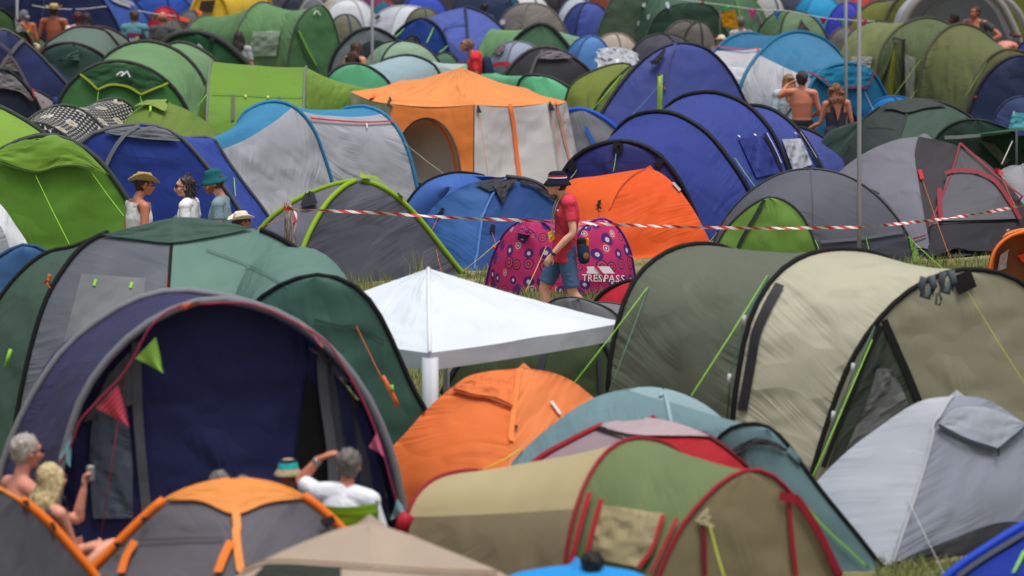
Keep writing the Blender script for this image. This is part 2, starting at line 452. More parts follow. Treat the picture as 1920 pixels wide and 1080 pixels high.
t.strip([(598,642),(604,730),(618,840),(624,960)], .085, F(112,112,120,1.0), 'side_strip', off=.09)
t.strip([(632,700),(650,800),(668,960)], .09, F(52,54,100,1.2), 'side_strip', off=.09); t.strip([(668,760),(696,860),(712,960)], .08, F(50,52,98,1.2), 'side_strip', off=.09)
t.guy((240,660), (190,1000), 34.2, P(150,30,60), .007)
awning = t
# --- orange and grey domes at the bottom ---
OR_ = F(252,148,76,.5); 
def odome(label, apex, Lp, Fp, Rp, D, grey, cap=None):
    t = Tent('dome_tent', label, G(apex[0], D), group='orange trimmed grey domes in the foreground')
    Ls = [curve([apex]+Lp, D, D-.2, feet='R'), curve([apex]+Fp, D, D-1.2, feet='R'), curve([apex]+Rp, D, D+.1, feet='R')]
    Ls.append(leg(G(apex[0]+60, D+1.3), Ls[0][0]))
    for k in range(4): t.loft(Ls[k], Ls[(k+1) % 4], F(*grey), sag=-.02, seed=k)
    for k in (0, 2): t.pole(Ls[k], P(245,115,25), .036, u0=.27); t.pole(Ls[k], P(250,140,50), .016, u0=.02, u1=.3)
    return t, Ls
t, Ls = odome('orange capped grey dome tent at the bottom, seated people behind it', (440,898), [(372,912),(312,938),(258,985),(205,1040),(150,1100),(90,1200)], [(440,935),(441,970),(447,1020),(455,1090),(462,1180)], [(515,910),(572,936),(630,985),(690,1050),(740,1130),(780,1220)], 31.6, (98,96,104,.8))
t.ruled([(318,936),(372,915),(440,902),(512,913),(566,935)], [(318,941),(380,944),(440,968),(500,947),(566,937)], OR_, 'roof_cap', off=.03)
t.strip([(441,960),(446,1020),(454,1078)], .06, P(240,140,70), 'seam_tape', off=.03)
for p in ([(258,1018),(242,1045),(232,1078)], [(436,1020),(424,1045),(412,1078)]): t.strip(p, .07, P(240,120,40), 'door_tape', off=.04)
t.strip([(262,1016),(340,1013),(420,1013)], .015, P(60,58,62), 'seam', off=.03)
for q in ((272,980), (222,1027), (615,975)): t.quad([(q[0]-5,q[1]-12),(q[0]+2,q[1]-14),(q[0]+12,q[1]+6),(q[0]+5,q[1]+8)], BLK, 'clip', 2, 2, .07)
t2, Ls = odome('dark grey dome tent with orange pole sleeve in the bottom left corner', (-90,880), [(-200,910),(-300,1000),(-350,1100)], [(-85,950),(-75,1050),(-60,1150)], [(-40,893),(2,920),(45,945),(92,985),(140,1040),(180,1090),(230,1180)], 31.0, (66,66,72,.8))
t2.strip([(0,918),(-20,908),(-60,892)], .1, OR_, 'roof_cap', off=.03)
for q in ((42,948), (91,988)): t2.quad([(q[0]-5,q[1]-12),(q[0]+3,q[1]-12),(q[0]+5,q[1]+12),(q[0]-3,q[1]+10)], BLK, 'clip', 2, 2, .07)
# --- beige canopy at the bottom ---
t = Tent('dome_tent', 'plain beige dome tent at the bottom edge in front of the khaki and red tunnel', G(690, 29))
A = (690, 980); Ls = [curve([A,(640,990),(580,1012),(520,1038),(455,1072),(400,1120),(360,1200)], 29.2, 28.6, feet='R'), curve([A,(692,1010),(696,1060),(700,1130)], 29.2, 27.9, feet='R'), curve([A,(750,996),(820,1024),(890,1052),(950,1080),(1000,1130),(1030,1200)], 29.2, 29.0, feet='R')]
Ls.append(leg(G(700, 31), Ls[0][0]))
for k in range(4): t.loft(Ls[k], Ls[(k+1) % 4], F(176,158,142,.5), sag=-.02, seed=k)
t.quad([(500,1060),(640,1066),(640,1110),(450,1110)], F(52,56,50), 'underside_shade'); t.strip([(455,1076),(505,1058),(640,1064),(800,1075),(930,1079)], .03, F(120,95,70), 'hem', off=.03)  # dark quad paints the shade of the underside below the hem
# --- bright blue at the bottom ---
t = Tent('dome_tent', 'bright sky blue dome tent just showing at the bottom edge', G(1080, 29.5))
A = (1075, 1058); Ls = [curve([A,(1010,1066),(950,1082),(900,1130)], 29.6, 29.2, feet='R'), curve([A,(1080,1090),(1085,1150)], 29.6, 28.6, feet='R'), curve([A,(1150,1064),(1210,1080),(1260,1130)], 29.6, 29.5, feet='R'), leg(G(1090, 31), W(1075, 1058, 29.6))]
for k in range(4): t.loft(Ls[k], Ls[(k+1) % 4], F(40,150,225,.6), sag=.02, seed=k)
# --- khaki and red tunnel ---
hL = curve([(752,1010),(764,965),(785,925),(820,898),(868,886),(905,887),(945,905),(970,960)], 33.3, 34.6)
hM = curve([(1058,1085),(1068,1010),(1088,935),(1115,878),(1152,838),(1200,824),(1255,838),(1300,880),(1335,960)], 31.9, 34.0)
hR = curve([(1222,1130),(1245,1060),(1280,988),(1328,930),(1365,899),(1408,884),(1447,893),(1482,928),(1520,980),(1548,1035),(1572,1090)], 30.9, 31.9)
t = tunnel('khaki and olive tunnel tent with red pole sleeves, in the bottom right', [hL, hM, hR], [[(.25, (140,128,102,.7)), (1, (186,172,132,.4))], [(.0001, (92,104,66)), (1, (110,126,84,.6))]], P(140,24,40), .019, ends=((140,128,100), (138,126,96,.7)), bulge=.1, sag=.03)
t.quad([(1135,950),(1250,968),(1210,1068),(1108,1045)], F(168,155,118,1.3), 'window_blind', off=.03)
for p, w in (([(1112,930),(1095,990),(1078,1062)], .055), ([(1134,942),(1118,1000),(1106,1056)], .055), ([(1250,972),(1232,1030),(1205,1068)], .05), ([(1276,978),(1252,1030),(1228,1080)], .045)): t.strip(p, w, P(175,32,50), 'red_tape', off=.045)
t.strip([(1312,965),(1316,1000),(1318,1080)], .04, P(120,25,38), 'zip', off=.03); t.strip([(1474,925),(1478,990),(1488,1080)], .045, P(150,25,40), 'zip', off=.03)
t.strip([(1482,928),(1520,985),(1550,1045),(1572,1090)], .07, P(140,24,38), 'red_hem', off=.05)
t.guy((1328,985), (1360,1090), 30.3, mat=P(170,180,50), r=.012)
t.quad([(1298,975),(1322,950),(1335,988),(1318,988)], F(190,178,140), 'toggle_patch', 4, 4, .04)
t.fill(hL, F(60,30,40), name='end_panel'); 
tube([W(752,1000,33.1), W(757,980,33.1), W(765,965,33.1)], .06, P(175,30,50), 'end_toggle', t.root)
# --- mauve and red dome ---
t = Tent('dome_tent', 'mauve and bright red dome tent squeezed between the khaki tunnel and the teal dome', G(1215, 35.5))
A = (1215, 788); Ls = [curve([A,(1165,793),(1122,803),(1065,832),(1005,868),(950,930)], 35.4, 35.2, feet='R'), curve([A,(1200,815),(1180,850),(1165,920)], 35.4, 34.3, feet='R'), curve([A,(1275,800),(1330,822),(1385,862),(1425,905),(1470,980)], 35.4, 35.0, feet='R'), leg(G(1240, 37), W(1215, 788, 35.4))]
t.loft(Ls[0], Ls[1], F(150,132,140,.6), sag=.03); t.loft(Ls[1], Ls[2], F(165,26,38,.6), sag=.03); t.loft(Ls[2], Ls[3], F(165,26,38)); t.loft(Ls[3], Ls[0], F(150,132,140))
t.pole(Ls[0], P(150,35,48), .03, u0=.2); t.pole(Ls[2], P(90,22,30), .022, u0=.25)
t.ruled([(1124,802),(1165,793),(1215,789),(1275,801),(1328,821)], [(1124,805),(1185,820),(1240,822),(1290,822),(1328,823)], F(178,160,165,.6), 'roof_cap', off=.03)
t.strip([(1122,805),(1150,815),(1182,826)], .04, BLK, 'cap_shadow', off=.03)  # black strip paints a shadow line along the edge of the roof cap
# --- teal grey dome with porch ---
hA = curve([(880,960),(905,920),(945,880),(995,830),(1050,785),(1120,743),(1215,725),(1290,742),(1350,780),(1400,840),(1440,920)], 36.3, 37.4)
hB = curve([(1318,950),(1325,880),(1343,830),(1373,804),(1413,796),(1447,807),(1480,840),(1513,887),(1553,940),(1613,1013),(1662,1076)], 35.3, 34.9)
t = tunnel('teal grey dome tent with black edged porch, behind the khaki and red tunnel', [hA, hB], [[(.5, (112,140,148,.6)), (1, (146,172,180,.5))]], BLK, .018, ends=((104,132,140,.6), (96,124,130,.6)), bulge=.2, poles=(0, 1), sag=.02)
t.ruled([(1376,842),(1410,824),(1440,824),(1475,845)], [(1386,856),(1412,838),(1440,836),(1468,848)], F(62,62,72), 'porch_window', off=.03)
t.strip([(1475,842),(1520,890),(1570,955),(1630,1030),(1660,1068)], .05, F(98,126,132), 'seam', off=.03); t.strip([(1240,727),(1252,760),(1262,800)], .03, F(150,180,186), 'seam', off=.02)
t.strip([(1505,945),(1545,990),(1600,1040),(1640,1078)], .02, P(110,160,70), 'guy_tape', off=.04); t.guy((978,838), (905,882), 36.0, mat=GUYY, r=.012)
# --- orange dome in the middle ---
t = Tent('dome_tent', 'creased plain orange dome tent in front of the white gazebo', G(975, 37.2))
A = (975, 689); Ls = [curve([A,(905,700),(850,725),(800,768),(760,812),(728,848),(705,900)], 37.4, 37.0, feet='R'), curve([A,(970,720),(964,770),(957,840),(948,930)], 37.4, 36.1, feet='R'), curve([A,(1030,697),(1072,714),(1112,745),(1155,790),(1200,850)], 37.4, 37.7, feet='R'), leg(G(1000, 39), W(975, 689, 37.4))]
t.loft(Ls[0], Ls[1], F(240,120,60,1.2,.2), sag=-.06, seed=4); t.loft(Ls[1], Ls[2], F(250,134,78,1.2,.2), sag=-.05, seed=8); t.loft(Ls[2], Ls[3], F(235,130,60)); t.loft(Ls[3], Ls[0], F(235,130,60))  # right panel in brighter orange: its lit side is put into the cloth colour
t.strip([(973,695),(964,760),(958,830)], .045, F(245,135,70,.5), 'seam_tape', off=.025)
t.ruled([(850,733),(880,712),(930,702),(962,706)], [(852,735),(890,745),(930,752),(960,766)], F(244,126,68,1.2,.2), 'vent_hood', off=.05)
t.strip([(852,736),(890,747),(915,750),(960,768)], .02, P(150,70,30), 'hood_edge', off=.04)
t.quad([(1028,756),(1033,754),(1050,778),(1045,780)], P(215,210,205), 'reflector', 3, 3, .03)
for q in ((796,773), (965,804)): t.quad([(q[0]-3,q[1]-3),(q[0]+3,q[1]-3),(q[0]+3,q[1]+3),(q[0]-3,q[1]+3)], BLK, 'clip', 2, 2, .03)
# --- light grey dome right ---
t = Tent('dome_tent', 'pale silver grey dome tent with pointed vent hood, right foreground', G(1780, 36))
A = (1790, 742); Ls = [curve([A,(1740,748),(1700,765),(1645,803),(1590,845),(1530,905),(1480,980)], 36.4, 36.2, feet='R'), curve([A,(1762,775),(1745,820),(1728,880),(1705,950),(1682,1015),(1668,1060)], 36.4, 35.0, feet='R'), curve([A,(1840,746),(1885,768),(1930,805),(1990,880),(2030,960)], 36.4, 36.6, feet='R'), leg(G(1800, 38.2), W(1790, 742, 36.4))]
t.loft(Ls[0], Ls[1], F(176,180,190,.7), sag=-.05, seed=2); t.loft(Ls[1], Ls[2], F(140,145,160,.8), sag=-.06, seed=5); t.loft(Ls[2], Ls[3], F(170,172,180)); t.loft(Ls[3], Ls[0], F(170,172,180))  # paler left and darker front panel: lit and shaded sides painted into the cloth
t.strip([(1786,745),(1755,790),(1738,850),(1716,925),(1690,1000),(1669,1062)], .03, F(176,178,186,.4), 'seam_tape', off=.02)
t.ruled([(1752,799),(1790,770),(1850,770),(1918,796)], [(1752,800),(1800,822),(1862,845),(1918,799)], F(160,165,178,.6), 'vent_hood', off=.045)
t.strip([(1752,801),(1800,826),(1863,847)], .03, P(40,48,60), 'hood_edge', off=.06); t.strip([(1863,847),(1895,820),(1918,800)], .02, P(50,58,70), 'hood_edge', off=.06); t.strip([(1863,845),(1861,862)], .02, BLK, 'hood_prop', off=.08)
t.ruled([(1668,1062),(1720,1035),(1790,1008),(1850,985),(1893,978),(1940,984)], [(1668,1066),(1720,1070),(1790,1085),(1850,1095),(1893,1095),(1940,1095)], F(58,58,62,.8), 'groundsheet_skirt', off=.03)
t.guy((1703,937), (1780,1095), 34.2, mat=GUYW, r=.005)
# --- blue corner ---
t = Tent('dome_tent', 'royal blue tent peeking in at the bottom right corner', G(2060, 31.5))
A = (2060, 930); Ls = [curve([A,(2000,945),(1920,988),(1850,1032),(1785,1078),(1740,1130)], 31.6, 31.2, feet='R'), curve([A,(2050,990),(2030,1080)], 31.6, 30, feet='R'), curve([A,(2150,960),(2250,1080)], 31.6, 31.4, feet='R'), leg(G(2080, 33.5), W(2060, 930, 31.6))]
for k in range(4): t.loft(Ls[k], Ls[(k+1) % 4], F(28,52,150,.8), sag=.03)
t.pole(Ls[0], P(30,70,190), .035); t.strip([(1800,1085),(1850,1050),(1925,1005)], .08, P(70,74,80), 'grey_band', off=.03); t.strip([(1906,1080),(1925,1040)], .03, GUYG, 'guy_tape', off=.04)
# --- big beige and olive tunnel ---
hL = curve([(1140,800),(1143,700),(1155,625),(1174,560),(1202,512),(1250,475),(1305,460),(1360,466),(1410,500),(1445,570),(1465,660)], 39.6, 41.6)
hM = curve([(1372,850),(1378,760),(1388,690),(1403,615),(1432,548),(1472,503),(1520,478),(1580,470),(1650,480),(1710,520),(1760,600),(1790,700)], 38.7, 41.2)
hR = curve([(1522,900),(1536,850),(1560,775),(1592,690),(1640,612),(1700,552),(1765,517),(1830,508),(1900,524),(1965,580),(2010,670),(2040,780)], 38.5, 39.6)
t = tunnel('large beige cotton tunnel tent with dark olive rear section and black pole sleeves', [hL, hM, hR], [(100,106,92,.9), (182,179,158,1.3)], BLK, .025, ends=((96,102,90), (152,148,126,.9)), bulge=.12, sag=.05)
t.root['label'] = 'large beige cotton tunnel tent with dark olive rear section, towels on its front pole'
t.ruled([(1650,612),(1628,660),(1590,760),(1548,880)], [(1656,605),(1678,660),(1700,712),(1722,765)], F(64,70,62,1.0), 'side_door', off=.035)
t.ruled([(1640,690),(1625,740),(1600,800),(1575,860)], [(1668,690),(1690,735),(1700,760),(1712,790)], F(104,106,106,1.2), 'mesh_window', off=.06)
t.strip([(1462,536),(1440,575),(1418,625),(1408,680),(1392,770)], .09, P(34,32,38), 'zip_flap', off=.03)
t.strip([(1654,600),(1678,655),(1700,705),(1720,755)], .07, BLK, 'door_zip', off=.05); t.strip([(1648,610),(1620,670),(1585,760),(1540,875)], .05, BLK, 'door_zip', off=.05)
t.strip([(1800,512),(1812,545)], .2, BLK, 'sleeve_patch', off=.03)
t.guy((1440,520), (1296,742), 37.2, r=.009); t.guy((1636,632), (1520,902), 37.0, r=.009); t.guy((1812,546), (1925,725), 37.2, mat=P(170,180,60), r=.005)
t.guy((1200,515), (1075,720), 38.6, r=.008); t.guy((1202,512), (1138,745), 38.8, mat=P(90,120,100), r=.008)
tube([W(1640,612,38.2), W(1600,700,37.9), W(1560,800,37.8), W(1525,895,37.8)], .008, P(60,95,80), 'guy_line', t.root); tube([W(1440,520,38.6), W(1395,600,38.3), W(1370,700,38.1), W(1362,800,38.1)], .008, P(60,95,80), 'guy_line', t.root)
for x, y, D in ((1600,690,37.85), (1563,780,37.75), (1396,600,38.25), (1368,710,38.05)): tube([W(x,y-9,D), W(x-3,y+9,D)], .017, P(190,190,190), 'slider', t.root)
for x in (1738, 1775):
    q = [W(x+dx, 528+dy-abs(dx)*.1-(x-1738)*.25, 38.15) for dx, dy in ((-6,-8),(-10,10),(-8,26),(2,30),(6,14),(10,26),(13,12),(8,-10))]
    w = tube(q, .035, F(88,98,104), 'hanging_cloth', None, loc=q[0]); tag(w, ('grey cloth with a loop on the front pole of the beige tunnel' if x == 1738 else 'grey cloth without a loop on the front pole of the beige tunnel'), 'cloth', 'cloths drying on the beige tunnel')
    if x == 1738: lp = tube([a-w.location+q[0]-q[0] for a in [W(1756,550,38.1), W(1755,570,38.1), W(1762,572,38.1), W(1765,560,38.1), W(1760,548,38.1)]], .012, F(70,80,86), 'loop', None); lp.parent = w
# --- white gazebo ---
t = Tent('gazebo', 'low white party gazebo with peaked roof and one wrapped corner leg', G(803, 40), cat='gazebo')
GW = F(216,223,237,.7,.1,.6)
c0 = W(806, 662, 38.4); c1 = W(1170, 605, 40.3); cA = W(803, 503, 40.2); c2 = Vector((c1.x-1.75, 42.1, c1.z)); c3 = Vector((c0.x-1.72, 40.2, c0.z))
c2 = c1+c3-c0
def gpanel(a, b, nm):
    V = []; UV = []; m = 22
    for j in range(m+1):
        v = j/m
        for i in range(m+1):
            u = i/m; e = a.lerp(b, u); p = e.lerp(cA, v)
            p.z -= .02*sin(pi*v)*(1-.6*sin(pi*u))+.012*sin(pi*u)*(1-v)+.012*noise.noise(Vector((u*3, v*14, a.x)))*(1-v)
            V.append(p); UV.append((u*2.4, v*1.8))
    fs = [(j*(m+1)+i, j*(m+1)+i+1, (j+1)*(m+1)+i+1, (j+1)*(m+1)+i) for j in range(m) for i in range(m)]
    t.reg(V, fs); mesh_obj(nm, V, fs, GW, t.root, UV)
    V = []; UV = []
    for i in range(m+1):
        u = i/m; e = a.lerp(b, u); e.z -= .012*sin(pi*u); 
        for k in range(4):
            d = Vector((e.x-(c0.x+c2.x)/2, e.y-(c0.y+c2.y)/2, 0)).normalized()*.005
            V.append(e+d-Vector((0, 0, .16*k/3))); UV.append((u*2.4, k*.06))
    fs = [(i*4+k, i*4+k+1, i*4+k+5, i*4+k+4) for i in range(m) for k in range(3)]
    mesh_obj('valance', V, fs, F(205,210,220,.4,.25,.6), t.root, UV)
for a, b in ((c0, c1), (c1, c2), (c2, c3), (c3, c0)): gpanel(a, b, 'roof_panel')
for c in (c0, c1, c2, c3):
    fwd_ = Vector(((c0+c2).x/2-c.x, (c0+c2).y/2-c.y, 0)).normalized()*.06
    b = c+fwd_; r_ = .075 if c is c0 else .03
    tube([Vector((b.x, b.y, c.z-.05)), Vector((b.x, b.y, c.z*.5)), Vector((b.x, b.y, 0))], r_, F(215,220,230,.8,.1,.6), 'leg', t.root, n=4 if c is c0 else 8)
tube([c0+Vector((0,0,.01)), c0.lerp(cA, .5)+Vector((0,0,-.02)), cA], .018, P(225,228,235), 'roof_ridge', t.root)
# --- dark green tent below the gazebo ---
hd = curve([(828,745),(850,704),(882,655),(935,615),(1010,600),(1085,610),(1135,655),(1158,740)], 44.0, 44.0)
hd2 = [p+Vector((.3, 2.0, -p.z*.25)) for p in hd]
t = tunnel('dark olive low dome tent seen beneath the white gazebo', [hd, hd2], [(60,72,48)], P(40,42,52), .03, ends=((60,74,48,1.3), (60,74,48)), bulge=.4)
t.strip([(1022,655),(1013,695)], .06, P(45,48,60), 'seam_tape', off=.03); t.strip([(1120,665),(1122,735)], .04, P(45,48,60), 'seam_tape', off=.03)
# ================= middle tents =================
# --- lime green tunnel, left edge ---
h1 = curve([(-130,420),(-70,330),(-20,297),(0,286),(48,263),(100,257),(150,276),(192,312),(228,362),(255,410),(285,480)], 50.4, 50.6)
h2 = curve([(-230,400),(-180,280),(-130,220),(-80,192),(-20,196),(40,225),(90,262),(140,330)], 52.5, 53.0)
t = tunnel('bright lime green tunnel tent with hooded door at the left edge', [h1, h2], [(128,164,58,.8)], P(58,66,62), .035, ends=((92,138,46,1.0), (90,130,50)), bulge=.35)
t.ruled([(-10,296),(48,270),(100,263),(150,282),(200,330)], [(-10,300),(65,322),(105,312),(140,312),(171,320)], F(116,154,56,.8), 'door_hood', off=.10)
t.strip([(0,308),(65,324),(105,314),(140,313),(172,321)], .02, P(60,80,40), 'hood_edge', off=.11)
t.guy((66,328), (130,458), 47.6, r=.008); t.guy((171,324), (232,405), 47.8, r=.008)
# --- white and grey tent at left edge ---
t = Tent('dome_tent', 'white and pale grey tent cut off by the left edge, below the lime green tunnel', G(-20, 47))
A = (-60, 330); Ls = [curve([A,(-140,380),(-200,460)], 46.6, 46.4, feet='R'), curve([A,(-20,395),(10,440),(25,500)], 46.6, 45.6, feet='R'), curve([A,(0,382),(28,420),(58,468),(75,520)], 46.6, 46.8, feet='R'), leg(G(-60, 48.5), W(-60, 330, 46.6))]
t.loft(Ls[0], Ls[1], F(165,170,180,.8)); t.loft(Ls[1], Ls[2], F(225,228,235,.6)); t.loft(Ls[2], Ls[3], F(200,202,208)); t.loft(Ls[3], Ls[0], F(200,202,208))
t = Tent('dome_tent', 'small slate blue tent at the left edge, behind the big sage green dome', G(40, 44))
h1 = curve([(-60,600),(-30,510),(0,482),(32,464),(62,462),(95,480),(120,530)], 43.6, 43.8); h2 = [p+Vector((-.3, 1.6, -p.z*.3)) for p in h1]
t.loft(h1, h2, F(80,128,170,.7)); t.fill(h1, F(60,100,150), name='front_panel', bulge=.2); t.pole(h1, P(40,70,110), .02)
# --- royal blue dome with grey vents, left ---
h1 = curve([(120,330),(157,264),(200,245),(255,236),(300,241),(342,263),(390,318),(430,368),(462,420)], 52.6, 53.2)
h2 = curve([(250,330),(300,280),(345,263),(395,259),(408,270),(418,292),(450,338),(495,398),(520,440)], 54.0, 54.6)
t = tunnel('royal blue tunnel tent with grey vents, directly behind the three chatting people', [h1, h2], [(54,78,164,.9)], P(86,88,96), .028, ends=((36,58,140,1.0), (36,54,130)), bulge=.3)
t.ruled([(196,249),(255,240),(300,245),(325,256)], [(198,253),(240,258),(290,263),(335,266)], F(112,114,124,.7), 'vent_panel', off=.05)
t.strip([(262,238),(240,250),(222,268),(208,290),(198,312)], .05, P(104,106,114), 'pole_sleeve', off=.06)
t.strip([(160,284),(210,292),(300,300),(390,322)], .014, P(28,44,110), 'seam', off=.04)
t.strip([(432,338),(434,372)], .02, GUYG, 'guy_tape', off=.06)
# --- patterned tent ---
m, nt, b = nodes('leaf_print'); tc = N(nt, 'ShaderNodeTexCoord')
mp = N(nt, 'ShaderNodeMapping'); mp.inputs['Scale'].default_value = (7.5, 4.2, 1); nt.links.new(tc.outputs['UV'], mp.inputs[0])
sx = N(nt, 'ShaderNodeSeparateXYZ'); nt.links.new(mp.outputs[0], sx.inputs[0])
def ell(ox, oy, px_, py_, rx, ry, ang):
    X = math_n(nt, 'SUBTRACT', math_n(nt, 'WRAP', math_n(nt, 'ADD', sx.outputs[0], ox), px_), px_/2); nt.nodes[-1]
    Y = math_n(nt, 'SUBTRACT', math_n(nt, 'WRAP', math_n(nt, 'ADD', sx.outputs[1], oy), py_), py_/2)
    c, s_ = cos(ang), sin(ang)
    a = math_n(nt, 'ADD', math_n(nt, 'MULTIPLY', X, c/rx), math_n(nt, 'MULTIPLY', Y, s_/rx)); d = math_n(nt, 'ADD', math_n(nt, 'MULTIPLY', X, -s_/ry), math_n(nt, 'MULTIPLY', Y, c/ry))
    r2 = math_n(nt, 'ADD', math_n(nt, 'MULTIPLY', a, a), math_n(nt, 'MULTIPLY', d, d)); return math_n(nt, 'LESS_THAN', r2, 1.0)
for n_ in [n for n in nt.nodes]: pass
def maxn(*a):
    r = a[0]
    for x in a[1:]: r = math_n(nt, 'MAXIMUM', r, x)
    return r
lv = maxn(ell(0, 0, 1, 1, .33, .2, .8), ell(.5, 0, 1, 1, .33, .2, -.8), ell(0, .5, 1, 1, .33, .2, .8), ell(.5, .5, 1, 1, .33, .2, -.8))
star = ell(.3, .1, 3, 3, .75, .5, .2); yel = ell(.3, .1, 3, 3, .38, .2, .2)
base = mixc(nt, lv, (.62, .61, .55), (.025, .025, .03)); base = mixc(nt, star, base, (.5, .5, .47)); base = mixc(nt, yel, base, (.42, .26, .05))
fab_finish(nt, b, .6, .1, base); LEAF = m
for n_ in nt.nodes:
    if n_.type == 'MATH' and n_.operation == 'WRAP': n_.inputs[2].default_value = 0.0
ha = curve([(15,340),(30,262),(55,225),(95,202),(130,200),(160,212),(195,245),(230,290)], 59.2, 60.2)
hb_ = curve([(130,320),(150,250),(172,200),(195,190),(220,186),(242,196),(262,222),(285,236),(310,300)], 61.0, 62.2)
hc = curve([(0,330),(18,280),(40,235),(62,232),(90,236),(130,262),(165,300)], 57.8, 58.4)
t = tunnel('black and white leaf print tunnel tent with ochre spots', [hc, ha, hb_], [LEAF, LEAF], P(70,72,66), .022, ends=(LEAF, LEAF), bulge=.25)
# --- olive small dome ---
t = Tent('dome_tent', 'small plain olive green dome tent with hooded vent, right of the leaf print tunnel', G(325, 61))
A = (316, 192); Ls = [curve([A,(285,195),(255,205),(225,240),(210,280)], 61.2, 61, feet='R'), curve([A,(305,215),(300,250),(296,300)], 61.2, 59.8, feet='R'), curve([A,(345,203),(375,220),(405,243),(435,280)], 61.2, 61.4, feet='R'), leg(G(330, 63), W(316, 192, 61.2))]
for k in range(4): t.loft(Ls[k], Ls[(k+1) % 4], F(112,136,62,.8), sag=.03, seed=k)
t.ruled([(254,206),(275,196),(298,193),(314,192)], [(256,207),(272,204),(285,206),(306,216)], F(132,154,76,.6), 'vent_hood', off=.08)
t.strip([(284,207),(285,216)], .03, GUYG, 'hood_prop', off=.08)
# --- grey and blue tunnel ---
h0 = curve([(330,360),(352,290),(378,262),(402,272),(435,325),(470,385),(500,430)], 56.6, 57.4)
h1 = curve([(430,380),(437,290),(450,225),(480,200),(515,192),(552,203),(585,240),(605,290),(622,345),(635,400)], 59.0, 59.4)
h2 = curve([(598,360),(610,260),(635,212),(662,203),(692,203),(728,222),(758,268),(776,330),(788,398)], 61.2, 60.6)
BT = (62,134,176,.9); GR = (172,174,182,1.0)
t = tunnel('silver grey tunnel tent with petrol blue roof, left of the orange cabin tent', [h0, h1, h2], [[(.56, BT), (1, GR)], [(.58, BT), (1, GR)]], P(40,120,165), .028, ends=(GR, GR), sag=.06)
t.strip([(578,224),(620,228),(680,232),(740,230)], .03, P(175,45,55), 'red_piping', off=.04)
t.strip([(685,232),(685,242)], .02, WHITE, 'loop', off=.04)
t.guy((770,262), (838,330), 58.5, GUYW, .005)
# --- grey dome with lime sleeves ---
t = Tent('dome_tent', 'dark grey dome tent with wide lime green pole sleeves', G(670, 54))
A = (672, 339); Ls = [curve([A,(620,350),(570,370),(525,398),(490,432),(455,490)], 54.0, 53.8, feet='R'), curve([A,(645,352),(615,380),(590,420),(570,465),(550,530)], 54.0, 52.8, feet='R'), curve([A,(710,350),(750,376),(790,418),(830,470),(868,517)], 54.0, 54.2, feet='R'), leg(G(720, 56), W(672, 339, 54))]
t.loft(Ls[0], Ls[1], F(112,112,124,.8), sag=.03); t.loft(Ls[1], Ls[2], F(84,86,98,.8), sag=.02, seed=3); t.loft(Ls[2], Ls[3], F(90,90,100)); t.loft(Ls[3], Ls[0], F(90,90,100))
for k in (0, 1, 2): t.pole(Ls[k], F(138,172,36,.5,.1), .034, name='lime_sleeve', u0=.03)
t.strip([(672,341),(700,345),(728,358),(745,372)], .09, F(138,172,36,.5,.1), 'lime_sleeve', off=.1)
t.ruled([(568,390),(574,372),(580,365),(592,368)], [(568,392),(580,393),(592,390),(600,388)], P(34,34,40), 'vent_hood', off=.06)
t.guy((816,468), (828,510), 53.4, GUYO, .005); t.guy((533,389), (440,440), 53.2, GUYO, .004)
# --- blue dome ---
t = Tent('dome_tent', 'denim blue dome tent with a black star shaped flap on top', G(900, 55.4))
hA = curve([(735,500),(750,420),(765,380),(798,343),(845,326),(880,326),(915,334),(960,360),(1000,420)], 56.4, 57.4)
A = (950, 333); Ls = [curve([A,(895,340),(850,358),(812,388),(786,430),(765,490)], 55.6, 55.2, feet='R'), curve([A,(920,362),(905,405),(896,455),(890,520)], 55.6, 54.5, feet='R'), curve([A,(1000,342),(1045,372),(1090,425),(1125,480),(1150,530)], 55.6, 55.8, feet='R'), leg(G(960, 57.8), W(950, 333, 55.6))]
DB = F(48,86,150,.9)
for k in range(4): t.loft(Ls[k], Ls[(k+1) % 4], F(*((52,96,160,.9), (44,80,142,.9))[k % 2]), sag=.03, seed=k)
t.loft(Ls[0], hA, F(66,104,178,.8)); t.loft(hA, Ls[3], F(66,104,178,.8)); t.pole(hA, BLK, .02, u1=.6); t.pole(Ls[2], P(62,62,70), .03)
t.quad([(890,347),(925,338),(968,340),(918,362)], F(58,60,68,.7), 'vent_flap', off=.04); t.quad([(922,350),(968,341),(950,362),(940,386)], F(64,62,66,1.3), 'vent_flap', off=.06)
t.ruled([(975,340),(1000,345),(1020,358),(1040,372)], [(975,346),(998,352),(1015,364),(1034,378)], F(70,68,74), 'vent_flap', off=.04)
t.strip([(948,336),(925,362),(905,405),(896,460),(890,510)], .03, P(70,110,175), 'seam', off=.02)
t.strip([(832,392),(826,402),(818,408)], .05, BLK, 'guy_patch', off=.03); t.guy((822,408), (806,438), 54.4, GUYO, .006)
t.strip([(923,423),(921,437)], .07, BLK, 'guy_patch', off=.03); t.guy((921,437), (935,470), 54.0, GUYO, .006); tube([W(924,461,54), W(935,470,54)], .02, P(225,90,30), 'toggle', t.root)
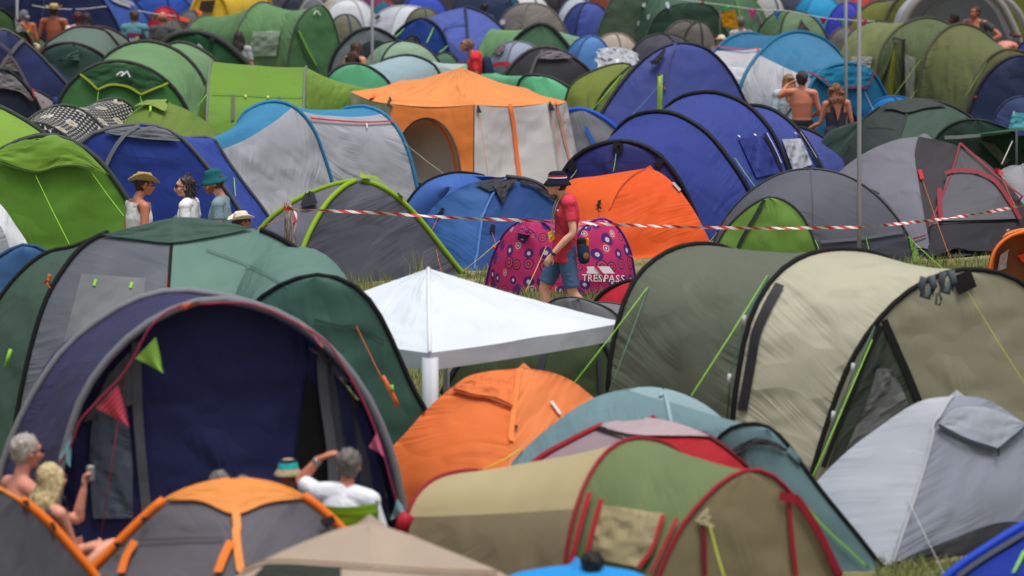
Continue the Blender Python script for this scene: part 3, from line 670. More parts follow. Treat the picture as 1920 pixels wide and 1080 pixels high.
# --- pink pop-up tent ---
m, nt, b = nodes('circle_print'); tc = N(nt, 'ShaderNodeTexCoord')
def rings(scale, lo, seedv, coln):
    mp = N(nt, 'ShaderNodeMapping'); mp.inputs['Location'].default_value = (seedv, seedv*.7, 0); nt.links.new(tc.outputs['UV'], mp.inputs[0])
    vo = N(nt, 'ShaderNodeTexVoronoi'); vo.feature = 'F1'; vo.voronoi_dimensions = '2D'; vo.inputs['Scale'].default_value = scale; vo.inputs['Randomness'].default_value = .62
    nt.links.new(mp.outputs[0], vo.inputs['Vector'])
    sp = N(nt, 'ShaderNodeSeparateColor'); nt.links.new(vo.outputs['Color'], sp.inputs[0])
    r = math_n(nt, 'DIVIDE', vo.outputs['Distance'], math_n(nt, 'ADD', math_n(nt, 'MULTIPLY', sp.outputs[0], .24), .30))
    return r, sp
PK, PU, OR2, WHp, DP = (.58, .035, .17), (.09, .03, .17), (.75, .07, .07), (.72, .62, .78), (.15, .03, .2)
r, sp = rings(5.8, 0, 0, 0)
def ring_cols(seq):
    cr = N(nt, 'ShaderNodeValToRGB'); cr.color_ramp.interpolation = 'CONSTANT'; els = cr.color_ramp.elements
    els[0].position = 0; els[0].color = (*seq[0][1], 1); els[1].position = seq[1][0]; els[1].color = (*seq[1][1], 1)
    for p_, c_ in seq[2:]:
        e = els.new(p_); e.color = (*c_, 1)
    nt.links.new(r, cr.inputs[0]); return cr.outputs[0]
A1 = ring_cols([(0, WHp), (.34, PU), (.92, PK)]); A2 = ring_cols([(0, OR2), (.25, PU), (.45, OR2), (.68, PU), (.92, PK)]); A3 = ring_cols([(0, DP), (.95, PK)]); A4 = ring_cols([(0, WHp), (.25, PU), (.42, WHp), (.58, OR2), (.78, OR2), (.92, PK)])
g1 = mixc(nt, math_n(nt, 'GREATER_THAN', sp.outputs[1], .3), A1, A2); g2 = mixc(nt, math_n(nt, 'GREATER_THAN', sp.outputs[1], .55), g1, A3); g3 = mixc(nt, math_n(nt, 'GREATER_THAN', sp.outputs[1], .78), g2, A4)
fab_finish(nt, b, .7, .1, g3); PINK = m
hl = curve([(905,575),(915,520),(926,480),(948,437),(983,413),(1015,416),(1038,438),(1052,480),(1062,550)], 52.8, 51.9)
hr_ = curve([(1062,552),(1068,500),(1080,450),(1100,422),(1132,412),(1160,430),(1181,472),(1190,525),(1193,556)], 51.8, 52.4)
t = tunnel('pink and purple circle print pop-up tent behind the walking man', [hl, hr_], [PINK], P(80,40,130), .016, ends=(PINK, PINK), name='popup_tent', bulge=.25, sag=.02)
hk = arch(G(930, 53.4), G(1190, 53.4), W(1062, 421, 53.3), .9); t.loft(hl, hk, PINK); t.loft(hk, hr_, PINK)
t.fill(hl, PINK, bulge=.1)
t.quad([(1099,500),(1138,500),(1148,513),(1104,513)], P(235,225,240), 'logo_shape', 4, 4, .055); 
t.strip([(1115,499),(1128,514)], .03, P(190,40,90), 'logo_gap', off=.065, smooth=False); t.strip([(1100,512),(1106,505)], .03, P(235,225,240), 'logo_shape', off=.055)
t.text('TRESPASS', 1090, 526.5, 18.5, P(240,235,245), shear=0, rot=radians(2), off=.06, sx=.94)
t.quad([(972,437),(1000,440),(990,450),(975,448)], P(40,25,60), 'vent_opening', 4, 4, .03); t.ruled([(972,436),(985,428),(1005,432),(1012,445)], [(974,439),(984,441),(996,443),(1010,449)], PINK, 'vent_hood', off=.08)
t.guy((1025,462), (985,548), 50.8, GUYY, .007); t.guy((1185,468), (1215,500), 51.4, GUYY, .005); t.guy((940,452), (866,510), 52.2, GUYY, .006)
# --- orange red dome ---
t = Tent('dome_tent', 'vivid orange red dome tent directly behind the walking man', G(1205, 57))
A = (1214, 315); Ls = [curve([A,(1170,322),(1120,330),(1068,338),(1030,370),(1000,440)], 57.2, 57.0, feet='R'), curve([A,(1185,330),(1158,360),(1140,400),(1120,450),(1105,510)], 57.2, 55.4, feet='R'), curve([A,(1240,325),(1270,352),(1300,393),(1325,440),(1342,480)], 57.2, 56.4, feet='R'), leg(G(1240, 59.5), W(1214, 315, 57.2))]
t.loft(Ls[0], Ls[1], F(255,98,40,.8,.2), sag=-.03); t.loft(Ls[1], Ls[2], F(255,92,36,.9,.2), sag=-.04, seed=5); t.loft(Ls[2], Ls[3], F(245,88,36)); t.loft(Ls[3], Ls[0], F(245,88,36))
t.strip([(1212,317),(1185,332),(1160,358),(1142,395)], .012, P(150,50,25), 'seam', off=.02)
t.strip([(1126,378),(1124,390)], .05, BLK, 'guy_patch', off=.03); t.strip([(1120,388),(1130,395)], .02, BLK, 'guy_patch', off=.04); t.guy((1124,390), (1122,412), 55.2, BLK, .004)
t.quad([(1258,346),(1262,344),(1275,358),(1272,362)], P(160,160,165), 'reflector', 3, 3, .03)
# --- royal blue tunnel ---
g1_ = curve([(1052,345),(1062,318),(1085,293),(1120,275),(1170,268),(1215,280),(1250,310),(1278,352),(1300,400)], 58.0, 57.6)
g2_ = curve([(1130,330),(1142,276),(1160,243),(1190,220),(1232,212),(1275,220),(1325,252),(1365,300),(1398,350),(1425,410)], 59.6, 58.4)
g3_ = curve([(1225,300),(1238,225),(1268,190),(1308,177),(1350,178),(1398,198),(1438,238),(1462,282),(1480,330)], 61.1, 59.8)
g4_ = curve([(1330,320),(1350,240),(1380,208),(1415,201),(1455,212),(1495,245),(1522,285),(1542,325)], 62.4, 61.2)
g5_ = curve([(1440,320),(1460,262),(1480,246),(1505,243),(1540,258),(1568,280),(1590,302),(1610,340)], 63.4, 62.6)
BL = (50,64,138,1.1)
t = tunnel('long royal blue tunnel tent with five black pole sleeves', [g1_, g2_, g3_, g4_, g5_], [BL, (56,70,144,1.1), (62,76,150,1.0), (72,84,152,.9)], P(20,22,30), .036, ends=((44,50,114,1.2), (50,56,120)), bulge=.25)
t.quad([(1382,262),(1425,256),(1460,325),(1415,335)], F(44,54,128,1.6), 'window_blind', off=.03); t.quad([(1463,263),(1500,262),(1520,310),(1484,322)], F(172,176,186,1.6,.1,.3), 'window', off=.03)
t.strip([(1430,254),(1445,280),(1458,310),(1463,330)], .06, BLK, 'zip_flap', off=.04); t.strip([(1433,254),(1447,280),(1459,308)], .012, WHITE, 'zip', off=.06)
t.strip([(1494,252),(1508,275),(1525,300),(1531,318)], .06, BLK, 'zip_flap', off=.04); t.strip([(1496,252),(1510,274),(1526,300)], .012, WHITE, 'zip', off=.06)
for q in ([(1151,275),(1165,275),(1156,287)], [(1228,288),(1240,298),(1230,312)], [(1068,318),(1078,305),(1074,322)]): t.strip(q, .1, BLK, 'corner_patch', off=.04, smooth=False)
t.guy((1156,288), (1150,322), 57.2, r=.006); t.guy((1376,298), (1420,356), 58.2, r=.007); t.guy((1083,318), (1070,334), 57.2, r=.006)
t.strip([(1085,310),(1150,305),(1230,306)], .015, P(28,32,84), 'seam', off=.05)
for q in ((1380,258), (1410,255), (1485,252)): t.strip([q, (q[0]+4, q[1]+3)], .03, WHITE, 'loop', off=.05)
# --- grey dome with green porch ---
h1 = curve([(1325,520),(1345,440),(1378,388),(1425,347),(1475,323),(1530,318),(1590,332),(1640,365),(1680,408),(1706,450),(1730,500)], 55.6, 55.2)
h2 = arch(G(1400, 57.4), G(1690, 57.4), W(1550, 345, 57.4)); h0 = curve([(1328,520),(1350,450),(1385,405),(1430,374),(1462,373),(1495,395),(1518,432),(1535,480),(1545,520)], 54.4, 54.2)
t = tunnel('charcoal grey dome tent with a green front porch, behind the metal pole', [h0, h1, h2], [(92,94,104,.8), (96,98,108,.8)], P(60,62,70), .016, ends=((118,160,72,1.0), (90,92,100)), bulge=.12, sag=.02)
t.strip([(1434,375),(1415,410),(1396,442),(1385,465)], .05, P(44,50,50), 'zip_flap', off=.03)
t.quad([(1534,456),(1700,436),(1712,505),(1540,510)], F(68,70,80,.8), 'lower_panel', off=.03); t.strip([(1534,455),(1600,450),(1655,442),(1700,435)], .04, F(104,106,116,.6), 'hem', off=.06)
t.strip([(1521,320),(1523,370),(1524,430)], .02, P(84,86,94), 'seam', off=.02)
t.ruled([(1699,436),(1705,470),(1712,505)], [(1706,440),(1718,465),(1733,502)], F(110,150,60), 'side_gusset', off=.04)
t.guy((1705,430), (1775,510), 53.8, r=.009); t.guy((1526,450), (1548,492), 53.8, r=.006); t.guy((1622,445), (1632,480), 53.6, r=.006); t.guy((1344,436), (1325,458), 54, r=.006)
# --- grey dome with red piping ---
t = Tent('dome_tent', 'large grey and charcoal dome tent with red piping round its arched door', G(1760, 57.5))
A = (1722, 256); Ls = [curve([A,(1680,262),(1630,282),(1585,312),(1550,350),(1520,410),(1500,480)], 58.2, 58.2, feet='R'), curve([A,(1715,290),(1722,340),(1732,400),(1742,455),(1748,505)], 58.2, 55.6, feet='R'), curve([A,(1780,268),(1840,297),(1890,345),(1930,400),(1965,470),(1985,520)], 58.2, 56.8, feet='R'), leg(G(1760, 60.8), W(1722, 256, 58.2))]
t.loft(Ls[0], Ls[1], F(122,122,134,.7), sag=-.04); t.loft(Ls[1], Ls[2], F(58,56,60,.8), sag=-.02, seed=5); t.loft(Ls[2], Ls[3], F(120,120,128)); t.loft(Ls[3], Ls[0], F(150,150,160))
t.ruled([(1800,282),(1785,330),(1762,390),(1742,428)], [(1804,282),(1840,320),(1880,370),(1912,415)], F(84,84,90,.7), 'door_surround', off=.06)
t.ruled([(1777,336),(1770,360),(1762,395),(1760,424)], [(1830,334),(1868,356),(1890,392),(1908,416)], F(94,94,102,.7), 'arched_door', off=.09)
t.strip([(1801,278),(1787,325),(1765,378),(1740,435)], .025, P(130,26,44), 'red_piping', off=.1); t.strip([(1801,278),(1845,318),(1885,355),(1925,385)], .03, P(130,26,44), 'red_piping', off=.1)
t.strip([(1772,337),(1795,331),(1830,333),(1862,350),(1885,382),(1905,418)], .07, P(130,26,44), 'door_zip', off=.12); t.strip([(1761,365),(1760,395),(1761,425)], .06, P(130,26,44), 'door_zip', off=.12)
t.quad([(1741,428),(1925,414),(1930,505),(1746,506)], F(44,44,50,1.0), 'groundsheet_skirt', off=.05); t.strip([(1715,451),(1728,448),(1740,444)], .03, P(130,26,44), 'red_piping', off=.04)
t.strip([(1725,322),(1730,340)], .05, P(190,30,45), 'guy_patch', off=.04); t.strip([(1872,310),(1884,322)], .05, P(190,30,45), 'guy_patch', off=.06)
t.guy((1730,340), (1790,508), 54.6, GUYO, .006); t.guy((1882,320), (1905,390), 55.2, GUYO, .006); t.strip([(1779,266),(1783,268)], .04, WHITE, 'logo', off=.03)
t = Tent('dome_tent', 'pale grey tent flank at the right edge, beside the grey dome with red piping', G(1930, 59)); 
A = (1915, 309); Ls = [curve([A,(1890,312),(1870,330),(1850,400)], 59.6, 59.4, feet='R'), curve([A,(1925,340),(1935,400)], 59.6, 58.8, feet='R'), curve([A,(1960,325),(1995,380)], 59.6, 59.6, feet='R'), leg(G(1925, 61), W(1915, 309, 59.6))]
for k in range(4): t.loft(Ls[k], Ls[(k+1) % 4], F(150,150,158,1.0))
# --- orange canopy right edge ---
t = Tent('dome_tent', 'small orange tent with an open door at the right edge', G(1910, 50.4))
h1 = curve([(1852,560),(1858,495),(1872,462),(1900,442),(1935,438),(1970,470),(1985,540)], 50.0, 50.4); h2 = curve([(1870,520),(1878,450),(1892,434),(1925,427),(1960,432),(1990,470),(2010,520)], 51.2, 51.8)
t.loft(h1, h2, F(225,125,62,.8)); t.loft(h2, [p+Vector((.2, 1.2, -p.z*.4)) for p in h2], F(215,115,60)); t.pole(h1, P(235,110,40), .02); t.fill([p+Vector((0, .25, 0)) for p in h1], F(126,74,44,.8), name='inner_tent')
t.quad([(1872,478),(1888,466),(1884,502),(1866,508)], F(200,195,190), 'inner_door', off=.04); t.quad([(1904,478),(1930,470),(1930,496),(1910,490)], P(235,60,30), 'bag', off=.06); t.strip([(1880,437),(1893,430)], .05, LGREY, 'reflector', off=.03)
# --- red small tent and grey small tent ---
h1 = curve([(1112,580),(1124,558),(1148,540),(1176,530),(1204,530),(1230,550),(1250,600)], 48.8, 48.6); t = tunnel('small red tent with black sleeve wedged behind the olive tunnel', [h1, [p+Vector((.4, 1.6, -p.z*.3)) for p in h1]], [(210,48,66,.8)], BLK, .025, ends=((212,48,66,.8), (190,40,60)))
h1 = curve([(1010,620),(1028,570),(1060,558),(1100,564),(1150,585),(1180,625)], 45.2, 45.0); t = tunnel('low grey tent showing just behind the white gazebo roof', [h1, [p+Vector((.4, 1.6, -p.z*.3)) for p in h1]], [(120,122,128,.8)], DGREY, .012, ends=((112,112,118,.9), (110,110,116)))
# --- orange and grey cabin tent ---
t = Tent('cabin_tent', 'large orange roofed cabin tent with pale grey walls and arched porch door', G(870, 64))
OC = F(255,148,84,.9,.15); OD = F(246,134,66,.9,.15); GC = F(196,193,192,.9,.12)
ridge = W(865, 126, 65)
R0 = [W(657,172,65.5), W(735,195,63.2), W(890,196,62.4), W(1025,193,63.3), W(1062,190,65.0), W(1000,160,67.4), W(735,152,67.6)]
B0 = [G(630,65.6), G(728,62.8), G(889,61.9), G(1052,62.9), G(1092,65.2), G(1010,68), G(725,68)]
R0[5].z = R0[4].z; R0[6].z = R0[0].z; R0[5].x, R0[6].x = ridge.x+1.0, ridge.x-1.0
def tri_panel(a, b, c, mat, nm='roof_panel', sag=.05, m=14):
    V = []; UV = []
    for j in range(m+1):
        for i in range(m+1):
            u, v = i/m, j/m; e = a.lerp(b, u); p = e.lerp(c, v); p = p-Vector((0, 0, sag*sin(pi*v)+sag*.8*sin(pi*u)*(1-v))); V.append(p); UV.append((u*2.2+a.x, v*2))
    fs = [(j*(m+1)+i, j*(m+1)+i+1, (j+1)*(m+1)+i+1, (j+1)*(m+1)+i) for j in range(m) for i in range(m)]; t.reg(V, fs); return mesh_obj(nm, V, fs, mat, t.root, UV)
def wall_panel(a, b, c, d, mat, nm='wall_panel', sag=.07, m=14):
    V = []; UV = []; nn = (b-a).cross(Vector((0, 0, 1))).normalized()
    if nn.y > 0: nn = -nn
    for j in range(m+1):
        for i in range(m+1):
            u, v = i/m, j/m; p = a.lerp(b, u).lerp(d.lerp(c, u), v); p = p-nn*sag*sin(pi*u)*sin(pi*v)-Vector((0, 0, sag*.8*sin(pi*u)*(1-v)*1.0)); V.append(p); UV.append((u*(a-b).length+a.x, v*1.6))
    fs = [(j*(m+1)+i, j*(m+1)+i+1, (j+1)*(m+1)+i+1, (j+1)*(m+1)+i) for j in range(m) for i in range(m)]; t.reg(V, fs); return mesh_obj(nm, V, fs, mat, t.root, UV)
for k in range(7): tri_panel(R0[k], R0[(k+1) % 7], ridge, OC)
for k in range(7):
    if k == 1: continue
    wall_panel(R0[k], R0[(k+1) % 7], B0[(k+1) % 7], B0[k], GC)
# porch between R0[1] and R0[2]: an orange frame around an arched opening
a, b_, c, d = R0[1], R0[2], B0[2], B0[1]
V = []; UV = []; m_ = 30; nn = (b_-a).cross(Vector((0, 0, 1))).normalized(); nn = -nn if nn.y > 0 else nn
def PP(u, v): return a.lerp(b_, u).lerp(d.lerp(c, u), v)+nn*(.03+.0*u)-Vector((0, 0, .06*sin(pi*u)*(1-v)))
for i in range(m_+1):
    th = pi*i/m_; iu, iv = .46-.42*cos(th), 1-.90*(sin(th)**.75); ou = min(1, max(0, .5-.72*cos(th))); ov = max(0, 1-1.6*sin(th)) if sin(th) < .62 else 0
    for k in range(6): 
        u, v = iu+(ou-iu)*k/5, iv+(ov-iv)*k/5; V.append(PP(u, v)); UV.append((u*1.3, v*1.6))
fs = [(i*6+k, i*6+k+1, i*6+k+7, i*6+k+6) for i in range(m_) for k in range(5)]
t.reg(V, fs); mesh_obj('porch_frame', V, fs, OD, t.root, UV)
rim = [PP(.46-.42*cos(pi*i/m_), 1-.90*(sin(pi*i/m_)**.75))+nn*.03 for i in range(m_+1)]; tube(rim, .012, P(60,60,66), 'door_rim', t.root)
rim2 = [p+Vector((-.06, .45, -.04)) for p in rim]; tube(rim2, .03, P(235,105,25), 'inner_door_trim', t.root)
V = []; 
for p, q in zip(rim, rim2): V += [p, q]
mesh_obj('porch_lining', V, [(2*i, 2*i+1, 2*i+3, 2*i+2) for i in range(m_)], F(205,170,140), t.root, [(i*.05, i % 2*.4) for i in range(len(V))])
wall_panel(a+Vector((0,.55,-.1)), b_+Vector((0,.55,-.1)), c+Vector((0,.5,0)), d+Vector((0,.5,0)), F(186,178,168,.5), 'inner_wall'); 
wall_panel((a+d*3)/4+Vector((0,.46,-.08)), (b_+c*3)/4+Vector((0,.46,-.08)), c+Vector((0,.42,0)), d+Vector((0,.42,0)), F(82,80,84,.5), 'groundsheet_wall')
for p in ([(955,199),(962,240),(967,290),(973,335)], [(1040,194),(1048,225),(1056,262),(1066,300)], [(702,180),(696,190)]): t.strip(p, .07, P(235,110,45), 'orange_tape', off=.03)
for q in ((891,200), (1027,196), (730,188)): t.quad([(q[0],q[1]-2),(q[0]+3,q[1]-2),(q[0]+9,q[1]+12),(q[0],q[1]+12)], P(50,50,54), 'corner_patch', 3, 3, .04)
t.guy((897,212), (915,330), 61.2, GUYO, .006); t.guy((1033,208), (1052,310), 62.0, GUYO, .006)
t.strip([(735,190),(890,195)], .01, P(200,110,50), 'seam', off=.02)
# --- grey and blue tent right of the cabin ---
h1 = curve([(1010,330),(1030,250),(1060,213),(1090,207),(1120,217),(1150,238),(1175,270),(1190,320)], 65.4, 65.2); t = tunnel('grey dome tent with bright blue sleeve peeping out right of the orange cabin tent', [h1, [p+Vector((.2, 2, -p.z*.3)) for p in h1]], [(120,122,134,.8)], P(30,80,190), .035, ends=((130,132,142,.8), (110,110,120)))
t.strip([(1098,238),(1106,255),(1115,272)], .05, P(30,100,210), 'blue_tape', off=.03)
# ================= far tents =================
GAIN = .88  # far rows darkened in their colours to stand in for vignette and haze
def hp(pts, Y0, Y1=None): return curve(pts, Y0, Y1 or Y0)
def back(h, dy=2.2, dx=.2, k=.3): return [p+Vector((dx, dy, -p.z*k)) for p in h]
GU, DGU = P(70,66,60), P(58,60,60)
# left side
h = hp([(-100,230),(-60,110),(-20,62),(10,58),(42,78),(75,106),(100,134),(125,162),(140,205)], 67.5, 68.5)
t = tunnel('big dark navy tent with grey pole sleeves at the left edge', [h, back(h, 3)], [(58,66,112)], P(96,92,92), .03, ends=((46,54,100,.8), (40,46,86)), bulge=.5)
t.strip([(0,130),(12,110),(22,95),(36,80),(52,76),(66,82),(74,98)], .06, P(104,98,98), 'pole_sleeve', off=.06); t.strip([(18,106),(32,130),(44,152),(60,182)], .05, P(92,86,86), 'pole_sleeve', off=.06)
t.ruled([(17,108),(10,118),(3,128)], [(22,112),(32,126),(38,138)], F(100,92,92), 'vent_panel', off=.05); t.strip([(0,82),(14,96),(18,104)], .05, P(80,76,78), 'pole_sleeve', off=.07)
h = hp([(-90,240),(-50,160),(0,131),(26,142),(48,164),(66,188),(80,225)], 65.0, 65.4)
t = tunnel('small dark tent with a pale grey upper band at the left edge', [h, back(h)], [(150,140,146)], P(34,44,44), .03, ends=((34,38,58), (40,46,86)), bulge=.3)
t.ruled([(-5,136),(22,146),(42,166),(60,190)], [(-5,166),(18,169),(36,175),(54,190)], F(128,120,126), 'grey_band', off=.06)
t.strip([(42,150),(52,165),(60,185)], .03, P(190,30,50), 'red_tape', off=.08)
w = tube([W(76,190,66.5), W(74,215,66.5)], .06, P(150,30,40), 'folded_chair', None, loc=G(76,66.5)); tag(w, 'folded red camping chair between the navy tent and the green logo tent', 'chair')
w = tube([W(104,182,66.5), W(104,205,66.5)], .045, P(34,52,120), 'folded_chair', None, loc=G(104,66.5)); tag(w, 'folded blue camping chair left of the green logo tent', 'chair')
h = hp([(-80,110),(-40,35),(-8,18),(15,28),(35,48),(50,68),(62,95)], 77.5, 78.5)
t = tunnel('olive green tent with black edge in the top left corner', [h, back(h)], [(90,110,80)], P(30,32,34), .04, ends=((62,92,52), (60,80,50)), bulge=.3)
t.ruled([(22,28),(32,42),(44,58),(50,72)], [(25,60),(30,62),(38,60),(48,62)], F(140,140,140), 'grey_panel', off=.06)
# big navy/blue tent top left
h1 = hp([(10,140),(30,30),(60,-40),(110,-70),(160,-40),(195,5),(218,45),(235,90)], 84, 84.6); h2 = hp([(110,90),(140,-20),(180,-60),(225,-30),(252,4),(272,28),(288,62),(296,95)], 87, 87.4)
t = tunnel('very large navy and royal blue tent behind the shirtless man in a hat', [h1, h2], [(56,92,176,1.0)], P(34,40,84), .025, ends=((32,40,84), (40,60,130)), bulge=.4)
t.strip([(203,-2),(215,4),(228,9),(240,13)], .12, P(170,172,180), 'lettering_band', off=.05); t.strip([(220,2),(236,7),(247,11)], .1, P(150,152,160), 'lettering_band', off=.06)
t.strip([(84,0),(78,60),(74,100)], .02, P(70,80,110), 'seam', off=.05)
dome('plain royal blue dome at the top edge, right of the very large navy tent', 240, 365, -14, 1.9, 20, [(44,82,176)], BLK, D=96)
t = dome('red dome tent behind the bald man, at the top left', 272, 345, 14, 1.2, 40, [(190,36,60)], P(120,30,44))
t = dome('low grey dome with orange trim above the large green tunnel tent', 318, 400, 21, 1.0, 30, [(104,104,108)], P(80,80,84))
t.strip([(366,22),(376,24),(388,27)], .12, P(235,100,50), 'orange_panel', off=.04); t.strip([(326,34),(340,36),(356,40)], .08, P(235,90,40), 'orange_band', off=.05); t.strip([(322,32),(334,34)], .1, P(110,70,170), 'purple_band', off=.06)
dome('low taupe tent heap behind the bald man', 285, 360, 38, .9, 10, [(120,112,104)], P(90,86,80), D=80)
h1 = hp([(350,60),(358,25),(372,-6),(392,-14),(412,-4),(424,20),(430,55)], 92, 92.5); h2 = hp([(420,50),(440,-10),(470,-22),(500,-5),(512,30)], 95, 96)
t = tunnel('sunflower yellow tunnel tent with dark doorway at the top edge', [h1, h2], [(232,196,62,.8)], P(200,160,40), .04, ends=((216,176,50), (200,160,50)), bulge=.2)
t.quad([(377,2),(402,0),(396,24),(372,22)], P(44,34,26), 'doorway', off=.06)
dome('charcoal dome tent at the top edge, right of the yellow tunnel tent', 490, 560, -12, 1.5, 30, [(78,78,88)], P(60,70,60), D=98)
dome('dark slate dome tent at the top edge above the large green tunnel tent', 525, 600, -8, 1.4, 10, [(58,64,84)], BLK, D=97)
dome('mid grey round dome tent behind the large green tunnel tent', 548, 626, -1, 1.4, 50, [(104,106,116)], P(160,160,160))
dome('pale stone tent at the top edge, right of the mid grey round dome', 590, 680, -6, 1.5, 20, [(190,184,178)], GU, D=94)
# green tunnel
h1 = hp([(322,140),(340,85),(350,58),(362,42),(380,31),(398,33),(415,50),(425,90)], 79.5, 80.5); h2 = hp([(440,150),(446,60),(455,38),(470,16),(490,5),(512,12),(530,40),(540,90)], 77.6, 79.2); h3 = hp([(536,160),(541,110),(548,70),(558,42),(575,20),(592,12),(606,12),(619,28),(630,60),(640,100),(648,140)], 75.6, 76.6)
t = tunnel('large soft green tunnel tent with a pale window and curtained end, upper left', [h1, h2, h3], [(104,146,98,1.1), (108,150,100,1.1)], P(80,86,80), .022, ends=((90,130,86), (80,124,80,1.0)), bulge=.25, sag=.08)
t.quad([(477,60),(528,59),(521,105),(469,106)], F(158,178,158,1.2), 'window', off=.03)
t.strip([(556,50),(566,80),(580,110),(596,138)], .06, P(70,90,70), 'door_zip', off=.05); t.strip([(558,58),(572,88),(590,122)], .035, P(110,170,60), 'door_tape', off=.07)
t.strip([(587,28),(590,22),(593,21),(598,29)], .03, P(200,210,200), 'logo', off=.04, smooth=False); t.guy((349,60), (342,72), 78, r=.01)
# brown-sleeved dark green
h1 = hp([(60,190),(70,120),(80,97),(100,86),(130,82),(160,88),(190,104),(215,130),(232,190)], 70.4, 70.6); h2 = hp([(62,170),(82,92),(110,68),(138,53),(165,52),(196,58),(216,80),(232,105),(250,170)], 72.2, 72.8); h3 = hp([(140,130),(165,60),(190,52),(215,60),(243,80),(262,120)], 73.8, 74.2)
t = tunnel('bottle green tent with maroon pole sleeves, below the shirtless man in a hat', [h1, h2, h3], [(104,124,114,.9), (108,126,116)], P(62,40,42), .028, ends=((52,78,70,1.2), (60,80,70)), bulge=.3)
t.ruled([(111,113),(122,106),(138,98),(150,92)], [(112,114),(124,113),(136,114),(148,116)], F(64,92,82), 'vent_hood', off=.08); t.strip([(111,114),(125,112),(136,114),(148,117)], .03, BLK, 'hood_edge', off=.07)
# green logo tunnel
h1 = hp([(100,230),(112,190),(127,164),(150,141),(182,123),(215,117),(250,121),(285,135),(318,160),(342,192),(356,225)], 67.0, 67.4); h2 = hp([(170,220),(190,125),(213,98),(250,82),(290,81),(332,97),(365,127),(384,160),(398,210)], 69.4, 69.2); h3 = hp([(270,190),(298,105),(322,84),(350,83),(380,97),(408,120),(424,160)], 71.6, 71.4)
t = tunnel('green tunnel tent with a white zigzag peak mark on its dark front hood', [h1, h2, h3], [(118,158,110,1.0), (122,160,116,1.0)], P(52,56,54), .034, ends=((72,128,72,1.1), (80,120,80)), bulge=.3)
t.ruled([(152,141),(182,127),(215,121),(250,125),(285,139),(311,158)], [(152,142),(185,169),(215,161),(240,166),(262,178),(311,159)], F(40,84,50,1.2), 'front_hood', off=.06)
t.strip([(152,141),(168,153),(185,169)], .03, P(168,178,40), 'piping', off=.09, smooth=False); t.strip([(185,169),(200,162),(215,160),(240,165),(262,178)], .03, P(168,178,40), 'piping', off=.09); t.strip([(262,178),(285,168),(311,158)], .03, P(168,178,40), 'piping', off=.09, smooth=False)
t.strip([(217,143),(226,137),(229,139),(225,145),(236,136),(242,147)], .022, P(225,228,232), 'peak_mark', off=.1, smooth=False)
t.guy((185,170), (181,200), 66, r=.008); t.guy((262,179), (268,200), 66, r=.008)
h = hp([(285,150),(305,88),(325,70),(350,64),(380,66),(410,78),(438,100),(462,124),(480,165)], 73.0, 73.2)
t = tunnel('dark green dome tent with a very wide grey sleeve, above the green logo tent', [h, back(h, 2)], [(70,110,76)], P(58,62,60), .06, ends=((36,86,52), (50,80,50)), bulge=.2)
t.strip([(369,88),(373,83),(379,91)], .02, P(215,220,225), 'peak_mark', off=.05, smooth=False); t.quad([(390,71),(401,72),(399,82),(391,80)], BLK, 'toggle_patch', 3, 3, .08)
# lime box tunnel
a1 = arch(G(386,61.5), G(404,65.6), W(396,118,63.6), .75); a2 = arch(G(570,61.8), G(580,65.8), W(573,129,63.8), .75); a3 = arch(G(700,66.6), G(706,68.6), W(703,168,67.5), .8); a0 = arch(G(350,62.8), G(352,64.4), W(358,250,63.6), .8)
LM = [(.16, (104,150,48,.8)), (1, (116,158,56,.8))]
t = tunnel('apple green wide tunnel tent with grey corner poles, left of the orange cabin tent', [a0, a1, a2, a3], [LM, LM, [(.2, (112,150,52,.4)), (1, (126,166,66,.4))]], P(120,122,128), .018, ends=((120,160,60), None), sag=.03, poles=(0,1,1,0))
t.strip([(397,178),(460,180),(520,183),(572,184)], .015, P(92,130,40), 'seam', off=.03); t.quad([(434,180),(440,180),(439,226),(433,228)], P(88,92,88), 'zip_flap', 3, 6, .03); t.quad([(521,184),(526,184),(526,192),(521,192)], P(80,84,80), 'zip_flap', 3, 3, .03)
for q in ((460,183), (502,185)): t.quad([(q[0]-2,q[1]-2),(q[0]+2,q[1]-2),(q[0]+2,q[1]+2),(q[0]-2,q[1]+2)], P(200,220,60), 'toggle', 2, 2, .04)
t.guy((392,172), (366,205), 62, r=.009); t.strip([(572,186),(572,198)], .03, GUYG, 'guy_tape', off=.04)
# mint / pale blue long tunnel
h1 = hp([(596,220),(612,150),(636,126),(662,121),(690,126),(712,140),(730,158),(745,210)], 69.0, 69.6); h2 = hp([(690,200),(712,124),(738,109),(768,105),(796,113),(818,129),(838,180)], 71.0, 71.6); h3 = hp([(820,190),(838,132),(862,120),(892,122),(918,132),(940,150),(960,200)], 72.2, 72.6); h4 = hp([(950,250),(975,152),(1005,143),(1038,149),(1068,166),(1090,188),(1110,211),(1125,260)], 69.6, 69.0)
t = tunnel('long mint green and ice blue tunnel tent behind the orange cabin tent', [h1, h2, h3, h4], [(166,190,200,.7), (184,204,206,.7), (110,190,145,.8)], P(52,54,62), .026, ends=((98,182,136,.8), (110,200,150,.8)), bulge=.3)
